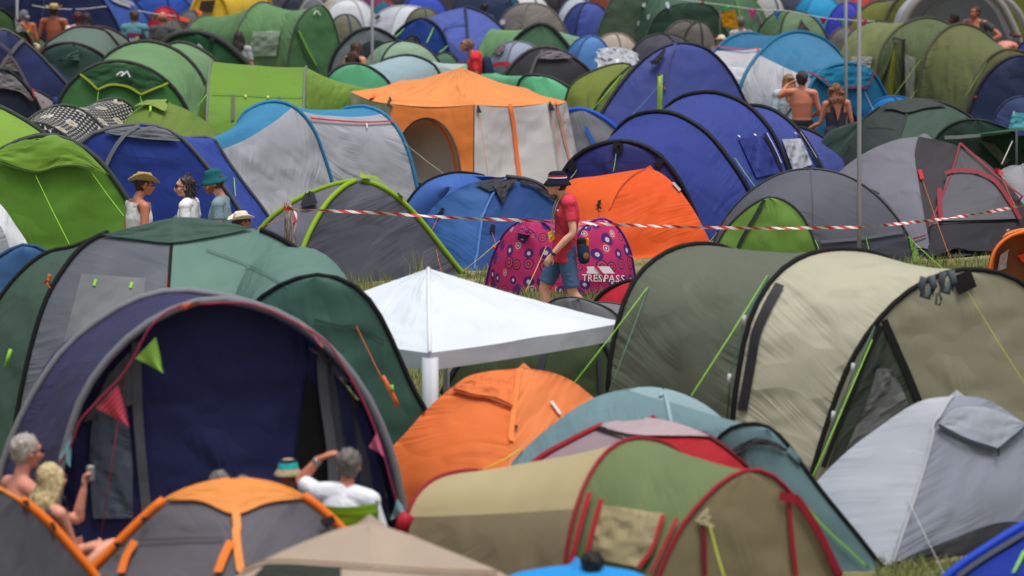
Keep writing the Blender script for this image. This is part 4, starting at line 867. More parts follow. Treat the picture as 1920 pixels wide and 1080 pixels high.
# around the red T-shirt man
h = hp([(612,180),(624,112),(645,80),(670,60),(696,54),(722,62),(748,82),(770,110),(782,160)], 74.2, 74.6)
t = tunnel('pale grey dome tent with dark inner arch beside the woman in a black vest', [h, back(h, 1.8)], [(140,148,154)], P(34,38,42), .032, ends=((134,142,146), (110,118,120)), bulge=.1)
t.ruled([(640,140),(655,105),(680,83),(704,76),(730,84),(750,100)], [(640,150),(665,150),(690,150),(704,150),(730,150),(750,150)], F(52,66,70), 'front_panel', off=.05)
t = dome('sage green dome tent with curved front seam, right of the thin metal pole', 660, 850, 78, 1.5, 60, [(148,176,152), (138,168,142)], P(42,46,48))
dome('small dark green round tent left of the man in red', 795, 872, 100, 1.0, 45, [(84,122,92)], P(40,44,44))
dome('low charcoal tent in front of the blue dome with green guy lines', 745, 800, 68, 1.2, 30, [(62,60,70)], BLK, D=76.6)
h = hp([(725,130),(738,75),(755,52),(785,37),(810,42),(828,62),(840,95),(848,140)], 79.0, 78.6)
A = (872, 13); Ls = [curve([A,(835,22),(800,38),(770,60),(750,100)], 81, 80.6, feet='R'), curve([A,(875,50),(877,80),(880,120)], 81, 79.6, feet='R'), curve([A,(905,24),(930,42),(955,70),(975,110)], 81, 80.6, feet='R'), leg(G(885, 83.4), W(872, 13, 81))]
t = Tent('dome_tent', 'lavender blue dome tent with porch and lime guy lines, above the man in red', G(860, 80.5))
for k in range(4): t.loft(Ls[k], Ls[(k+1) % 4], F(84,102,182), sag=.03, seed=k)
t.loft(h, Ls[1], F(84,102,182), sag=.03); t.fill(h, F(44,76,160,1.1), bulge=.2); t.pole(h, P(34,40,70), .03); t.pole(Ls[1], P(40,44,70), .03); t.pole(Ls[2], P(34,40,60), .025)
t.strip([(833,68),(834,56),(850,50),(874,47)], .035, P(52,60,110), 'door_zip', off=.05)
for q in (((752,51),(740,70)), ((813,52),(800,80)), ((838,86),(824,98))): t.guy(q[0], q[1], 77.6, r=.014)
# top centre
t = dome('white dome tent with small square vent, top centre left', 672, 850, 12, 1.4, 70, [(214,218,228,.8), (204,208,220,.8)], P(180,184,190), asp=.7); t.quad([(706,36),(714,30),(717,34),(708,40)], BLK, 'vent_opening', 3, 3, .05)
dome('olive fly sheet tent wedged behind the lavender blue dome', 745, 845, 16, 1.0, 10, [(118,120,98)], P(90,92,80), D=82.5)
t = dome('white tent at the top edge, right of the large green tunnel tent', 590, 720, 0, 1.5, 30, [(222,224,232,.7)], P(190,190,196))
t = dome('mauve grey small dome in front of the white tent at the top', 624, 686, 9, 1.0, 45, [(150,142,152)], P(70,80,120), D=86)
dome('olive and grey low tent beside the curtained end of the green tunnel tent', 606, 690, 28, 1.0, 20, [(128,128,112)], P(60,70,90), D=84)
dome('dark green low tent at the foot of the thin metal pole', 618, 680, 50, .9, 20, [(58,64,50)], P(110,170,60))
t = dome('petrol blue tent with crimson sleeve, top centre', 684, 756, 2, 1.3, 35, [(48,104,130)], P(170,34,56), D=88.5)
t = dome('cobalt blue dome with black arch at the top edge, left of centre', 738, 850, -10, 1.6, 50, [(56,82,196)], P(30,34,70), D=92)
dome('dark navy large tent with teal interior at the top edge, centre', 838, 985, -26, 2.1, 40, [(40,56,88), (36,90,110)], P(36,50,76), D=90, e=.7)
dome('white tent peeking over the stone grey dome at the top edge', 930, 1040, -12, 1.6, 30, [(226,226,230,.6)], GU, D=93)
t = dome('stone grey dome tent with a round white badge, top centre', 915, 1075, 7, 1.6, 75, [(126,120,116), (134,128,122)], P(110,106,104)); 
t.quad([(941,39),(950,38),(950,47),(941,48)], P(200,202,208), 'round_badge', 3, 3, .04)
dome('small olive grey dome below the round white badge', 920, 1015, 37, 1.0, 45, [(132,126,112)], P(110,106,96))
dome('black and purple dark tent at the top edge, right of centre', 995, 1080, -14, 1.9, 20, [(56,52,62)], BLK, D=94)
dome('white and grey dome tent, top centre right', 1035, 1130, -4, 1.7, 40, [(190,198,214)], P(60,80,120), D=88)
t = dome('slate blue dome tent left of the dark green tunnel at the top', 1044, 1160, 6, 1.8, 65, [(72,88,168), (60,76,150)], P(30,34,54), D=84)
dome('bright green dome top behind the mid green arch tent', 1000, 1075, 42, 1.2, 10, [(96,156,62)], P(80,130,60))
h1 = hp([(885,120),(905,75),(922,54),(938,66),(950,100)], 79, 79.4); h2 = hp([(950,120),(965,80),(985,60),(1010,48),(1032,52),(1052,74),(1066,92),(1075,130)], 77.6, 77.4); h3 = hp([(1075,130),(1095,88),(1110,74),(1130,78),(1150,110)], 79, 79)
t = tunnel('mid green tunnel tent with a thick black arch, right of the man in red', [h1, h2, h3], [(126,172,118,.9), (134,172,140)], P(36,40,42), .04, ends=((104,146,84), (110,150,110)), sag=.06, poles=(0,1,0)); t.fill(h2, F(100,142,110), bulge=.1)
dome('bright red tent with scalloped hood, right of the man in red', 886, 990, 63, 1.2, 45, [(200,34,50,1.1)], P(60,26,36))
t = dome('pale blue grey tent with navy skirt and mauve patches behind the black dome', 905, 1035, 79, 1.2, 70, [(160,172,196), (148,160,186)], P(120,120,130)); t.ruled([(928,92),(938,86),(950,84)], [(930,102),(940,104),(948,96)], F(130,112,116), 'side_patch', off=.04); t.strip([(925,126),(940,121),(955,121)], .08, P(190,36,56), 'red_band', off=.05)
h = hp([(925,200),(940,155),(960,124),(990,98),(1020,90),(1052,96),(1082,115),(1106,136),(1125,180)], 70.8, 71.2)
A = (1020, 96); t = tunnel('charcoal black dome tent with a mauve vent, behind the mint tunnel tent', [h, back(h, 2)], [(70,66,72)], P(70,62,62), .03, ends=((60,58,64), (60,58,62)), bulge=.5)
t.ruled([(1012,106),(1025,97),(1050,101),(1072,112)], [(1010,112),(1030,113),(1050,112),(1070,112)], F(132,122,132), 'vent_panel', off=.06); t.strip([(1018,96),(1005,115),(996,140)], .05, P(92,86,86), 'pole_sleeve', off=.05)
dome('mauve tent corner right of the charcoal black dome', 1040, 1112, 100, 1.1, 40, [(138,128,136)], P(100,94,100), D=72.4)
t = dome('sky blue dome tent right of the charcoal black dome, upper centre', 1040, 1160, 69, 1.7, 62, [(92,146,212,.8), (80,132,200,.8)], P(70,100,150), ax=1110)
# dark green tunnel top
h1 = hp([(1108,110),(1120,65),(1135,25),(1155,-15),(1190,-30),(1225,-10),(1240,60)], 81, 82); h2 = hp([(1178,110),(1192,60),(1205,15),(1230,-20),(1270,-30),(1310,-8),(1330,50)], 81.5, 82.5); h3 = hp([(1200,110),(1222,42),(1245,18),(1275,8),(1310,8),(1340,16),(1362,60)], 80, 80.6)
t = tunnel('large dark forest green tunnel tent at the top, right of centre', [h1, h2, h3], [(64,92,76,1.4), (74,104,86,1.2)], P(70,86,78), .02, ends=((84,104,84), (50,76,62,1.1)), bulge=.2)
for q in ((1137,10), (1122,46), (1208,10), (1193,44), (1253,14), (1222,35)): t.quad([(q[0]-2,q[1]-4),(q[0]+2,q[1]-4),(q[0]+1,q[1]+4),(q[0]-3,q[1]+4)], P(170,180,190), 'buckle', 2, 2, .07)
dome('brown grey dome tent in front of the dark forest green tunnel', 1222, 1350, 40, 1.5, 30, [(104,98,92)], P(90,84,80))
t = dome('grey tent with a dark seam beside the woman in a sun hat', 1270, 1352, 43, 1.1, 10, [(124,118,112)], P(60,58,58), D=78)
dome('beige ground sheet tent below the dark forest green tunnel', 1095, 1212, 64, .9, 15, [(196,180,168)], P(150,130,116), D=77.6)
dome('dark striped grey dome tent behind the royal blue dome with a black vent', 1160, 1325, 65, 1.4, 25, [(80,78,92,1.6)], P(56,54,62))
t = dome('small leaf green tent behind the silver foil sheet', 1130, 1190, 86, 1.1, 45, [(120,156,60)], P(70,100,50))
# foil sheet on the small tent
random.seed(4); V = []; nx, ny = 16, 10
for j in range(ny+1):
    for i in range(nx+1):
        px = 1118+80*i/nx; py = 138-40*j/ny-10*sin(pi*i/nx)+8*(i/nx-.5)
        V.append(W(px+random.uniform(-3,3), py, 69.2+1.2*j/ny+random.uniform(-.12,.12)))
w = mesh_obj('foil_sheet', V, [(j*(nx+1)+i, j*(nx+1)+i+1, (j+1)*(nx+1)+i+1, (j+1)*(nx+1)+i) for j in range(ny) for i in range(nx)], P(225,228,232,.28,.6), None, smooth=False, loc=G(1155,69.5)); tag(w, 'crumpled silver foil sheet draped left of the royal blue dome with a black vent', 'foil sheet')
h1 = hp([(1055,220),(1068,165),(1100,140),(1150,122),(1185,125),(1200,170)], 68.6, 69.4); h2 = hp([(1098,250),(1110,215),(1135,170),(1165,140),(1190,124),(1215,160)], 67.6, 68)
t = tunnel('moss green tent flank between the mint tunnel and the royal blue dome', [h1, h2], [(128,142,64,.8)], P(50,52,40), .02, ends=((140,156,80), (130,146,74)), sag=.02); t.guy((1165,142), (1105,212), 67.2, r=.01)
h = hp([(1085,310),(1112,245),(1145,188),(1180,140),(1215,106),(1255,86),(1295,84),(1332,98),(1370,140),(1400,200)], 66.0, 67.4)
t = tunnel('royal blue dome tent with a small black peaked vent, behind the lime post', [h, back(h, 3)], [(78,88,164,.8)], P(38,42,60), .028, ends=((74,86,160,.9), (70,80,170)), bulge=.6)
t.quad([(1248,97),(1249,98),(1236,122),(1219,122)], F(54,52,58,.8), 'vent_hood', off=.10); t.quad([(1219,120),(1236,120),(1234,126),(1221,126)], BLK, 'vent_opening', 3, 3, .12)
t.strip([(1267,85),(1256,110),(1250,135),(1246,170)], .04, P(62,70,130), 'seam_tape', off=.04); t.strip([(1222,121),(1240,165)], .01, P(60,70,140), 'seam', off=.03); t.guy((1245,150), (1162,240), 64, P(90,150,150), .006)
# silver and blue tunnel
h1 = hp([(1290,250),(1297,172),(1308,138),(1328,108),(1345,92),(1370,72),(1405,64),(1440,78),(1470,130)], 72.0, 74.6); h2 = hp([(1374,260),(1384,185),(1396,145),(1412,118),(1428,98),(1455,74),(1490,62),(1528,68),(1558,86),(1578,112),(1600,170)], 71.2, 74.0); h3 = hp([(1500,290),(1512,190),(1528,148),(1550,130),(1580,122),(1610,124),(1638,142),(1655,172),(1670,205),(1684,250)], 69.2, 71.0)
SV = (206,206,214,1.1); BB = (54,118,160,1.0)
t = tunnel('silver and turquoise blue family tunnel tent behind the couple and their friend', [h1, h2, h3], [[(.34, SV), (1, BB)], [(.30, SV), (1, (66,130,172,1.0))]], P(30,112,150), .034, ends=(SV, (28,108,150,1.0)), sag=.04, bulge=.2)
t.quad([(1335,125),(1400,130),(1385,167),(1320,158)], F(222,224,232,1.2), 'window', off=.03); t.strip([(1342,91),(1370,95),(1398,98),(1422,95),(1426,101)], .035, P(180,50,66), 'red_piping', off=.05, smooth=False)
t.ruled([(1522,140),(1550,132),(1580,126),(1612,128),(1632,132)], [(1522,142),(1548,162),(1575,166),(1600,166),(1622,160)], F(26,126,166), 'door_hood', off=.06); t.strip([(1521,143),(1535,149),(1548,162)], .03, P(150,34,50), 'piping', off=.1); t.strip([(1576,166),(1596,164),(1616,166)], .03, P(150,34,50), 'piping', off=.1); t.strip([(1632,133),(1626,146),(1620,160)], .03, P(150,34,50), 'piping', off=.1)
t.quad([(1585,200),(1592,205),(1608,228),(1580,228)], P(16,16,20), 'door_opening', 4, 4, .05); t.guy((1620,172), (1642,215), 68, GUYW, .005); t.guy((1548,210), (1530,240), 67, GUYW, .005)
# olive tunnel upper right
hA = hp([(1545,190),(1556,140),(1572,100),(1592,66),(1615,48),(1645,41),(1675,50),(1690,90)], 77.4, 79.4); hB = hp([(1638,210),(1646,130),(1658,86),(1680,58),(1708,41),(1738,35),(1768,42),(1792,62),(1805,110)], 75.6, 78.0); hC = hp([(1716,230),(1724,160),(1734,112),(1752,76),(1780,52),(1808,47),(1838,58),(1866,82),(1890,120)], 74.2, 76.4); hD = hp([(1800,250),(1818,180),(1834,140),(1852,112),(1878,97),(1905,96),(1930,106),(1950,140)], 72.4, 74.2)
t = tunnel('long olive khaki tunnel tent with an open side door, upper right', [hA, hB, hC, hD], [(128,136,88,1.0), (98,110,74,1.0), (106,112,70,1.0)], P(72,70,56), .028, ends=((140,150,100), (108,114,74)), sag=.05, bulge=.2)
t.quad([(1678,82),(1682,120),(1678,190),(1664,190)], F(124,124,30), 'open_doorway', off=.04); t.ruled([(1676,76),(1660,110),(1650,150),(1644,190)], [(1682,80),(1676,110),(1660,150),(1652,190)], F(84,96,60), 'door_flap', off=.07)
t.quad([(1684,82),(1700,84),(1698,190),(1680,190)], F(74,80,44,1.5), 'door_curtain', off=.06); t.quad([(1702,104),(1722,112),(1720,185),(1704,188)], F(140,142,128,.8), 'mesh_window', off=.06); t.strip([(1699,80),(1700,120),(1695,190)], .08, BLK, 'door_zip', off=.08); t.strip([(1677,77),(1690,80),(1700,84)], .06, P(44,46,40), 'door_zip', off=.07)
t.quad([(1600,108),(1640,108),(1636,128),(1600,126)], F(176,176,172), 'window', off=.04); t.guy((1728,112), (1672,185), 73, P(130,160,60), .009); t.guy((1848,118), (1810,180), 71.6, P(130,160,60), .009); t.guy((1722,168), (1700,190), 72.5, P(130,160,60), .008)
h = hp([(1795,270),(1818,208),(1836,165),(1858,134),(1885,113),(1912,107),(1945,115),(1980,160)], 69.4, 70.0)
t = tunnel('midnight navy dome tent at the right edge, below the olive khaki tunnel', [h, back(h, 2)], [(44,56,92)], P(44,36,46), .03, ends=((32,44,80,.9), (30,40,70)), bulge=.4); t.strip([(1892,142),(1905,137),(1920,139)], .03, P(14,18,30), 'vent_slit', off=.04); t.strip([(1829,181),(1830,183)], .04, P(220,60,30), 'toggle', off=.05)
dome('faded navy low tent at the right edge behind the green awning', 1845, 1990, 182, 1.0, 20, [(56,70,116)], P(40,50,80), D=66.5)
w = Tent('tarpaulin', 'turquoise tarpaulin flap on a thin pole at the right edge', G(1908, 62.6), cat='tarpaulin')
mesh_obj('sheet', [W(1899,210,62.8), W(1940,214,63.1), W(1940,248,63.1), W(1891,240,62.5)], [(0,1,2,3)], F(84,170,186), w.root, [(0,0),(1,0),(1,1),(0,1)]); tube([W(1901,208,62.8), G(1900,62.8)], .012, LGREY, 'pole', w.root)
# grey green dome & awning
t = Tent('dome_tent', 'dark grey green dome tent with roof cap, right of the tall metal pole', G(1700, 62.6))
A = (1712, 186); Ls = [curve([A,(1668,190),(1640,208),(1612,232),(1590,265),(1570,310)], 62.9,62.6, feet='R'), curve([A,(1702,208),(1695,235),(1685,262),(1680,300)], 62.9,61.3, feet='R'), curve([A,(1760,192),(1800,208),(1830,232),(1850,280)], 62.9,62.8, feet='R'), leg(G(1730, 65.0), W(1712, 186, 62.9))]
t.loft(Ls[0], Ls[1], F(64,72,70,.7), sag=.02); t.loft(Ls[1], Ls[2], F(70,92,82,.7), sag=.02); t.loft(Ls[2], Ls[3], F(66,84,76)); t.loft(Ls[3], Ls[0], F(66,84,76))
pl = hp([(1520,320),(1545,256),(1570,240),(1610,228),(1640,232),(1650,270)], 62.4,62.8); t.loft(pl, Ls[0], F(76,98,88,.7), name='side_porch'); t.pole(Ls[0], P(40,44,44), .02, u0=.25); t.pole(Ls[1], P(52,62,58), .018); t.pole(Ls[2], P(40,44,44), .02)
t.ruled([(1656,206),(1680,193),(1712,188),(1745,192),(1772,200)], [(1656,207),(1678,209),(1700,215),(1735,206),(1772,202)], F(66,74,72,.5), 'roof_cap', off=.04); t.strip([(1628,238),(1660,240),(1680,243)], .015, P(56,66,62), 'window_edge', off=.03)
h = hp([(1735,320),(1755,262),(1775,240),(1805,227),(1840,227),(1872,236),(1900,250),(1915,275),(1930,320)], 61.8,62.1)
t = tunnel('dark green awning tent with an extended canopy at the right edge', [h, back(h, 1.6)], [(52,74,64)], P(34,40,40), .02, ends=((48,68,60), (40,60,52)), bulge=.1)
t.quad([(1833,262),(1862,270),(1892,300),(1880,312)], F(110,112,100), 'window', off=.04); t.strip([(1770,258),(1810,256),(1850,252),(1890,247)], .05, P(130,140,136), 'canopy_edge', off=.06)
V = [W(1815,254,61.4), W(1925,243,60.4), W(1990,250,60.4), W(1990,238,62.8), W(1890,240,62.8)]; mesh_obj('canopy', V, [(0,1,2,3,4)], F(34,92,66), t.root, [(0,0),(2,0),(3,0),(3,1),(1,1)])
V = [W(1822,262,61.3), W(1990,248,60.6), W(1990,300,60.6), W(1860,262,61.3)]; mesh_obj('canopy_side', V, [(0,1,2,3)], F(30,70,54), t.root, [(0,0),(2,0),(2,1),(0,1)]); tube([W(1906,240,60.5), G(1906,60.5)], .018, P(70,80,80), 'pole', t.root); tube([W(1898,265,60.4), W(1878,308,59.6)], .008, GUYW, 'guy_line', t.root)
dome('bright blue tent top behind the dark grey green dome', 1610, 1740, 182, 1.2, 10, [(24,120,190)], P(30,90,160), D=69.6)
# top right
h = hp([(1690,80),(1700,38),(1716,12),(1745,-10),(1790,-22),(1840,-14),(1872,8),(1890,40),(1905,75),(1915,110)], 80.2, 80.6)
t = Tent('inflatable_tent', 'white lined inflatable tent with fat grey beams sheltering two men, top right', G(1800, 81))
t.fill([p+Vector((0, 1.0, 0)) for p in h], F(176,182,200,1.5), name='inner_lining', bulge=-.3); t.loft(h, [p+Vector((0, 2.4, -.1)) for p in h], F(196,198,208,.8), name='roof_panel'); t.pole(h, P(150,146,146), .085, name='air_beam'); t.pole([p+Vector((.35, .5, -.12)) for p in h], P(150,146,146), .07, name='air_beam')
for q in (.22, .78, .9): p = at_u(h, q); tube([p+Vector((-.1,-.1,.02)), p+Vector((.12,-.1,-.02))], .025, P(90,50,50), 'strap', t.root)
dome('yellow olive tent at the top right corner behind the inflatable tent', 1830, 2010, -40, 2.2, 30, [(104,112,36)], P(70,76,36), D=87)
dome('navy tent at the right edge beside the seated man with a bare back', 1885, 1990, 75, 1.1, 20, [(44,60,130)], BLK, D=77)
dome('long green tent behind the bunting, top right', 1280, 1450, -14, 2.0, 15, [(78,112,84,1.3), (84,118,90)], P(90,140,60), D=86)
dome('silver grey tent flank at the top edge, right of the long green tent', 1400, 1480, -12, 1.7, 30, [(190,190,190)], GU, D=90)
t = dome('dark slate tent with orange piping at the top edge', 1425, 1520, -14, 1.9, 50, [(58,64,86)], P(190,100,50), D=91)
t = dome('vivid cyan dome tent, top right', 1476, 1592, -8, 1.6, 60, [(44,160,214,.8), (38,150,206,.8)], P(40,120,170), D=88.5)
t = dome('sage dome tent with a grey triangular vent behind the bunting', 1405, 1562, 21, 1.5, 68, [(112,138,104), (98,128,94)], P(42,46,46)); t.quad([(1499,40),(1500,40),(1518,62),(1491,62)], F(72,68,76), 'vent_hood', off=.07)
t = dome('magenta tent behind the yellow flag, top right', 1380, 1440, 19, 1.2, 35, [(156,36,100)], P(120,110,140)); 
dome('grey tent with brown edge above the silver and blue tunnel', 1538, 1640, 52, 1.1, 20, [(116,112,112)], P(110,84,60))
dome('grey green low tent behind the bunting poles', 1560, 1650, 22, 1.1, 40, [(80,86,66)], P(60,66,50))
dome('red and orange tent top at the top edge right of the cyan dome', 1580, 1650, -10, 1.4, 40, [(196,74,66)], P(180,60,100), D=91)
dome('violet blue flat tent right of the cyan dome', 1540, 1640, 6, 1.1, 30, [(62,70,190)], P(50,56,150), D=87)
dome('plum and grey tent at the top edge left of the inflatable tent', 1630, 1700, -12, 1.4, 20, [(92,84,112)], P(120,40,50), D=92)
h1 = hp([(1580,80),(1598,40),(1625,12),(1650,4),(1672,10),(1684,50)], 83.5, 84.5); h2 = hp([(1650,70),(1668,20),(1685,-2),(1710,-6),(1730,10),(1740,60)], 82.6, 83.6)
t = tunnel('olive grey tunnel tent with yellow green end left of the inflatable tent', [h1, h2], [(112,118,52)], P(60,62,50), .03, ends=((84,88,72), (110,116,50)), bulge=.2)
# colours beyond, seen only in gaps
i = 0
for cx, c, nm in ((60,(40,44,80),'dark blue'),(190,(60,70,90),'slate'),(300,(60,90,170),'mid blue'),(450,(90,90,96),'grey'),(560,(110,110,120),'ash grey'),(640,(120,60,110),'purple'),(720,(80,120,60),'green'),(800,(60,56,60),'charcoal'),(900,(40,50,70),'ink blue'),(1020,(60,50,60),'dark plum'),(1080,(60,100,180),'azure'),(1160,(120,60,40),'rust'),(1260,(70,100,80),'fern green'),(1360,(90,110,90),'sage grey'),(1440,(60,70,100),'steel blue'),(1540,(120,120,110),'putty'),(1610,(190,80,90),'coral'),(1680,(150,50,50),'brick red'),(1860,(80,90,40),'olive')):
    i += 1
    dome('%s tent barely showing in the furthest row at the top edge' % nm, cx-80, cx+80, -24-(i % 3)*8, 1.9, 17*i % 90, [c], BLK, D=99+(i % 4)*1.5, group='furthest row of tents', sleeve=False)
GAIN = 1.03
# ---------------- poles, posts, tape, bunting ----------------
GAL = P(150,152,156,.5,.35)
def mpole(px, D, r, label, top=-120):
    o = tube([G(px, D), W(px, 400, D) if D < 58 else W(px, 150, D), W(px, top, D)], r, GAL, 'metal_pole', None, n=12, loc=G(px, D)); tag(o, label, 'pole', 'tall metal poles')
mpole(1611, 53.2, .028, 'tallest galvanised pole rising in front of the charcoal grey dome tent', -400); mpole(1586, 66.4, .026, 'galvanised pole beside the woman in the dark dress'); mpole(698, 73.2, .026, 'thin galvanised pole behind the orange cabin tent, upper left of centre'); mpole(32, 79, .026, 'galvanised pole in the top left corner')
m, nt, b = nodes('rust'); no = N(nt, 'ShaderNodeTexNoise'); no.inputs['Scale'].default_value = 14; no.inputs['Detail'].default_value = 6; cr = N(nt, 'ShaderNodeValToRGB'); cr.color_ramp.elements[0].position = .42; cr.color_ramp.elements[1].position = .58; cr.color_ramp.elements[0].color = (.12,.06,.05,1); cr.color_ramp.elements[1].color = (.45,.42,.38,1); nt.links.new(no.outputs[0], cr.inputs[0]); nt.links.new(cr.outputs[0], b.inputs['Base Color']); b.inputs['Roughness'].default_value = .85; RUST = m
t = Tent('marker_post', 'rusty mottled post with red and white tape knotted at its top', G(540, 51.6), cat='post'); tube([G(540,51.6), W(540,420,51.6), W(539,380,51.6)], .045, RUST, 'post', t.root, n=12)
m, nt, b = nodes('stripe_tape'); tc = N(nt, 'ShaderNodeTexCoord'); sx_ = N(nt, 'ShaderNodeSeparateXYZ'); nt.links.new(tc.outputs['UV'], sx_.inputs[0])
st = math_n(nt, 'FRACT', math_n(nt, 'ADD', math_n(nt, 'MULTIPLY', sx_.outputs[1], 4.4), math_n(nt, 'MULTIPLY', sx_.outputs[0], .5))); nt.links.new(mixc(nt, math_n(nt, 'GREATER_THAN', st, .5), (.62,.05,.04), (.75,.74,.72)), b.inputs['Base Color']); b.inputs['Roughness'].default_value = .35; TAPE = m
def ribbon(pts, w, mat, name, parent=None, twist=0.0, n=90, vs=1.0, loc=None):
    q = resample(catmull(pts), n); V = []; UV = []; acc = 0
    for i, p in enumerate(q):
        if i: acc += (q[i]-q[i-1]).length
        tg = (q[min(i+1, n)]-q[max(i-1, 0)]).normalized(); a = twist*sin(i*.19)+twist*.6*sin(i*.071+1)
        up = Vector((0, 0, 1)); up = (up-tg*up.dot(tg)).normalized(); sd_ = tg.cross(up)
        d = up*cos(a)+sd_*sin(a); V += [p-d*w/2, p+d*w/2]; UV += [(0, acc*vs), (1, acc*vs)]
    return mesh_obj(name, V, [(2*i, 2*i+1, 2*i+3, 2*i+2) for i in range(n)], mat, parent, UV, loc=loc)
o = ribbon([W(542,392,51.5), W(700,399,51.3), W(850,408,51.0), W(1000,414,50.9), W(1150,421,51.2), W(1300,426,51.8), W(1450,428,52.4), W(1609,426,53.1)], .038, TAPE, 'barrier_tape', twist=.6, n=260, loc=G(1080,51.3)); tag(o, 'red and white striped barrier tape running behind the walking man to the tall pole', 'barrier tape')
o = ribbon([W(1612,426,53.1), W(1700,418,53.3), W(1800,406,53.6), W(1930,384,54)], .040, TAPE, 'barrier_tape', twist=.9, n=110, vs=2.0, loc=G(1760,53.4)); tag(o, 'twisted red and white barrier tape from the tall pole to the right edge', 'barrier tape')
ribbon([W(538,388,51.45), W(552,394,51.45), W(553,420,51.4), W(553,455,51.5)], .05, TAPE, 'tape_tail', t.root, twist=.8, n=24); ribbon([W(532,388,51.5), W(540,391,51.5), W(548,388,51.5)], .06, TAPE, 'tape_knot', t.root, n=8)
t = Tent('marker_post', 'lime painted post with a striped tape tuft', G(1236, 63), cat='post'); tube([G(1236,63), W(1237,190,63), W(1238,140,63)], .036, P(150,190,50), 'post', t.root, n=10)
ribbon([W(1234,140,62.9), W(1241,142,62.9), W(1241,155,62.9), W(1246,168,62.9)], .07, TAPE, 'tape_tail', t.root, twist=1.2, n=16)
def flag(t, p, q, r, mat, name='flag', dots=None):
    V = []; UV = []; n = 6
    for j in range(n+1):
        v = j/n
        for i in range(n+1):
            u = i/n; x = p.lerp(q, u).lerp(r, v); x = x+Vector((0, .02*sin(6*u+4*v), 0)); V.append(x); UV.append((u, v))
    V2 = V+[v+Vector((0, .004, 0)) for v in V]; k = len(V)
    fs = [(j*(n+1)+i, j*(n+1)+i+1, (j+1)*(n+1)+i+1, (j+1)*(n+1)+i) for j in range(n) for i in range(n)]
    o = mesh_obj(name, V2, fs+[tuple(a+k for a in reversed(f)) for f in fs], mat, t.root, UV+UV)
    return o
def bunting(label, line, flags, D, r=.008, sc=1.0):
    pts = [W(*p) if len(p) == 3 else W(p[0], p[1], D) for p in line]; base = pts[len(pts)//2].copy(); base.z = 0
    t = Tent('bunting', label, base, cat='bunting'); tube(resample(catmull(pts), 30), r, P(200,200,200), 'string', t.root)
    for x0, x1, y0, y1, tip, c in flags: flag(t, W(x0, y0, D), W(x1, y1, D), W(*tip, D), F(*c))
    return t
bunting('colourful pennant bunting strung across the top right in front of the sage dome', [(1240,-6),(1300,2),(1360,10),(1420,18),(1480,21),(1540,33),(1600,38),(1640,40)], [(1355,1373,10,13,(1362,22),(80,220,90)), (1402,1419,16,17,(1410,40),(235,80,160)), (1449,1466,19,20,(1457,39),(80,145,205)), (1535,1551,32,34,(1544,48),(220,40,50)), (1576,1590,35,35,(1582,52),(80,210,90)), (1612,1627,36,36,(1620,50),(230,70,140)), (1310,1321,2,4,(1316,10),(220,50,50))], 77.6)
bunting('small green and blue bunting flags above the bald man, top left', [(255,20),(270,22),(285,25),(305,28),(330,30)], [(284,296,25,27,(289,43),(40,150,100)), (300,312,27,28,(306,40),(90,60,150))], 78.5)
bunting('blue pennant hanging in front of the very large navy tent', [(60,10),(100,16),(150,17),(200,12)], [(127,143,16,16,(136,24),(44,84,170))], 79.5)
t = Tent('flag', 'square golden yellow flag beside the woman in a sun hat', G(1368, 76.6), cat='flag'); flag(t, W(1350,24,76.6), W(1380,18,76.6), W(1380,18,76.6), F(225,160,30)); 
V = [W(1351,25,76.6), W(1378,17,76.6), W(1385,54,76.5), W(1355,50,76.7)]; 
V2 = V+[v+Vector((0,.006,0)) for v in V]; mesh_obj('cloth', V2, [(0,1,2,3),(7,6,5,4)], F(225,160,30), t.root, [(0,0),(1,0),(1,1),(0,1)]*2)
for ch in list(t.root.children):
    if ch.name.startswith('flag'): bpy.data.objects.remove(ch)
tube([W(1350,20,76.7), G(1350,76.7)], .012, P(90,90,90), 'staff', t.root); tube([W(1351,24,76.6), W(1378,17,76.6)], .01, P(120,100,60), 'crossbar', t.root)
# bunting on the navy awning
D = 34.15
m, nt, b = nodes('dotted_cloth')
def dotted(c, d, sc=9):
    m, nt, b = nodes('dotted_cloth'); tc = N(nt, 'ShaderNodeTexCoord'); vo = N(nt, 'ShaderNodeTexVoronoi'); vo.voronoi_dimensions = '2D'; vo.inputs['Scale'].default_value = sc; vo.inputs['Randomness'].default_value = .1
    nt.links.new(tc.outputs['UV'], vo.inputs['Vector']); nt.links.new(mixc(nt, math_n(nt, 'LESS_THAN', vo.outputs['Distance'], .22), alb(c), alb(d)), b.inputs['Base Color']); b.inputs['Roughness'].default_value = .8; return m
t = Tent('bunting', 'homemade spotted cloth bunting looped along the front arch of the navy awning', G(420, D), cat='bunting')
ln = [(112,870),(135,830),(150,790),(185,750),(222,712),(245,680),(265,642),(285,610),(318,582),(350,574)]
tube(resample(catmull([W(x, y, D) for x, y in ln]), 40), .009, P(150,40,70), 'string', t.root)
tube(resample(catmull([W(x, y, D+.1) for x, y in [(372,570),(470,570),(560,608),(610,640),(640,680),(680,750),(712,830),(738,920),(752,965)]]), 40), .009, P(150,40,70), 'string', t.root)
flag(t, W(254,672,D), W(292,632,D), W(307,700,D), dotted((120,170,50),(190,215,120))); flag(t, W(180,765,D), W(221,722,D), W(243,800,D), dotted((180,36,84),(215,120,50)))
flag(t, W(110,858,D), W(135,812,D), W(132,876,D), dotted((130,185,195),(60,110,130))); flag(t, W(328,574,D-.1), W(378,563,D-.1), W(352,580,D-.1), dotted((205,60,50),(160,150,60)))
flag(t, W(560,603,D), W(602,640,D), W(606,652,D), dotted((225,120,125),(235,160,160))); flag(t, W(634,705,D), W(668,745,D), W(672,750,D), dotted((180,205,90),(220,100,140)))
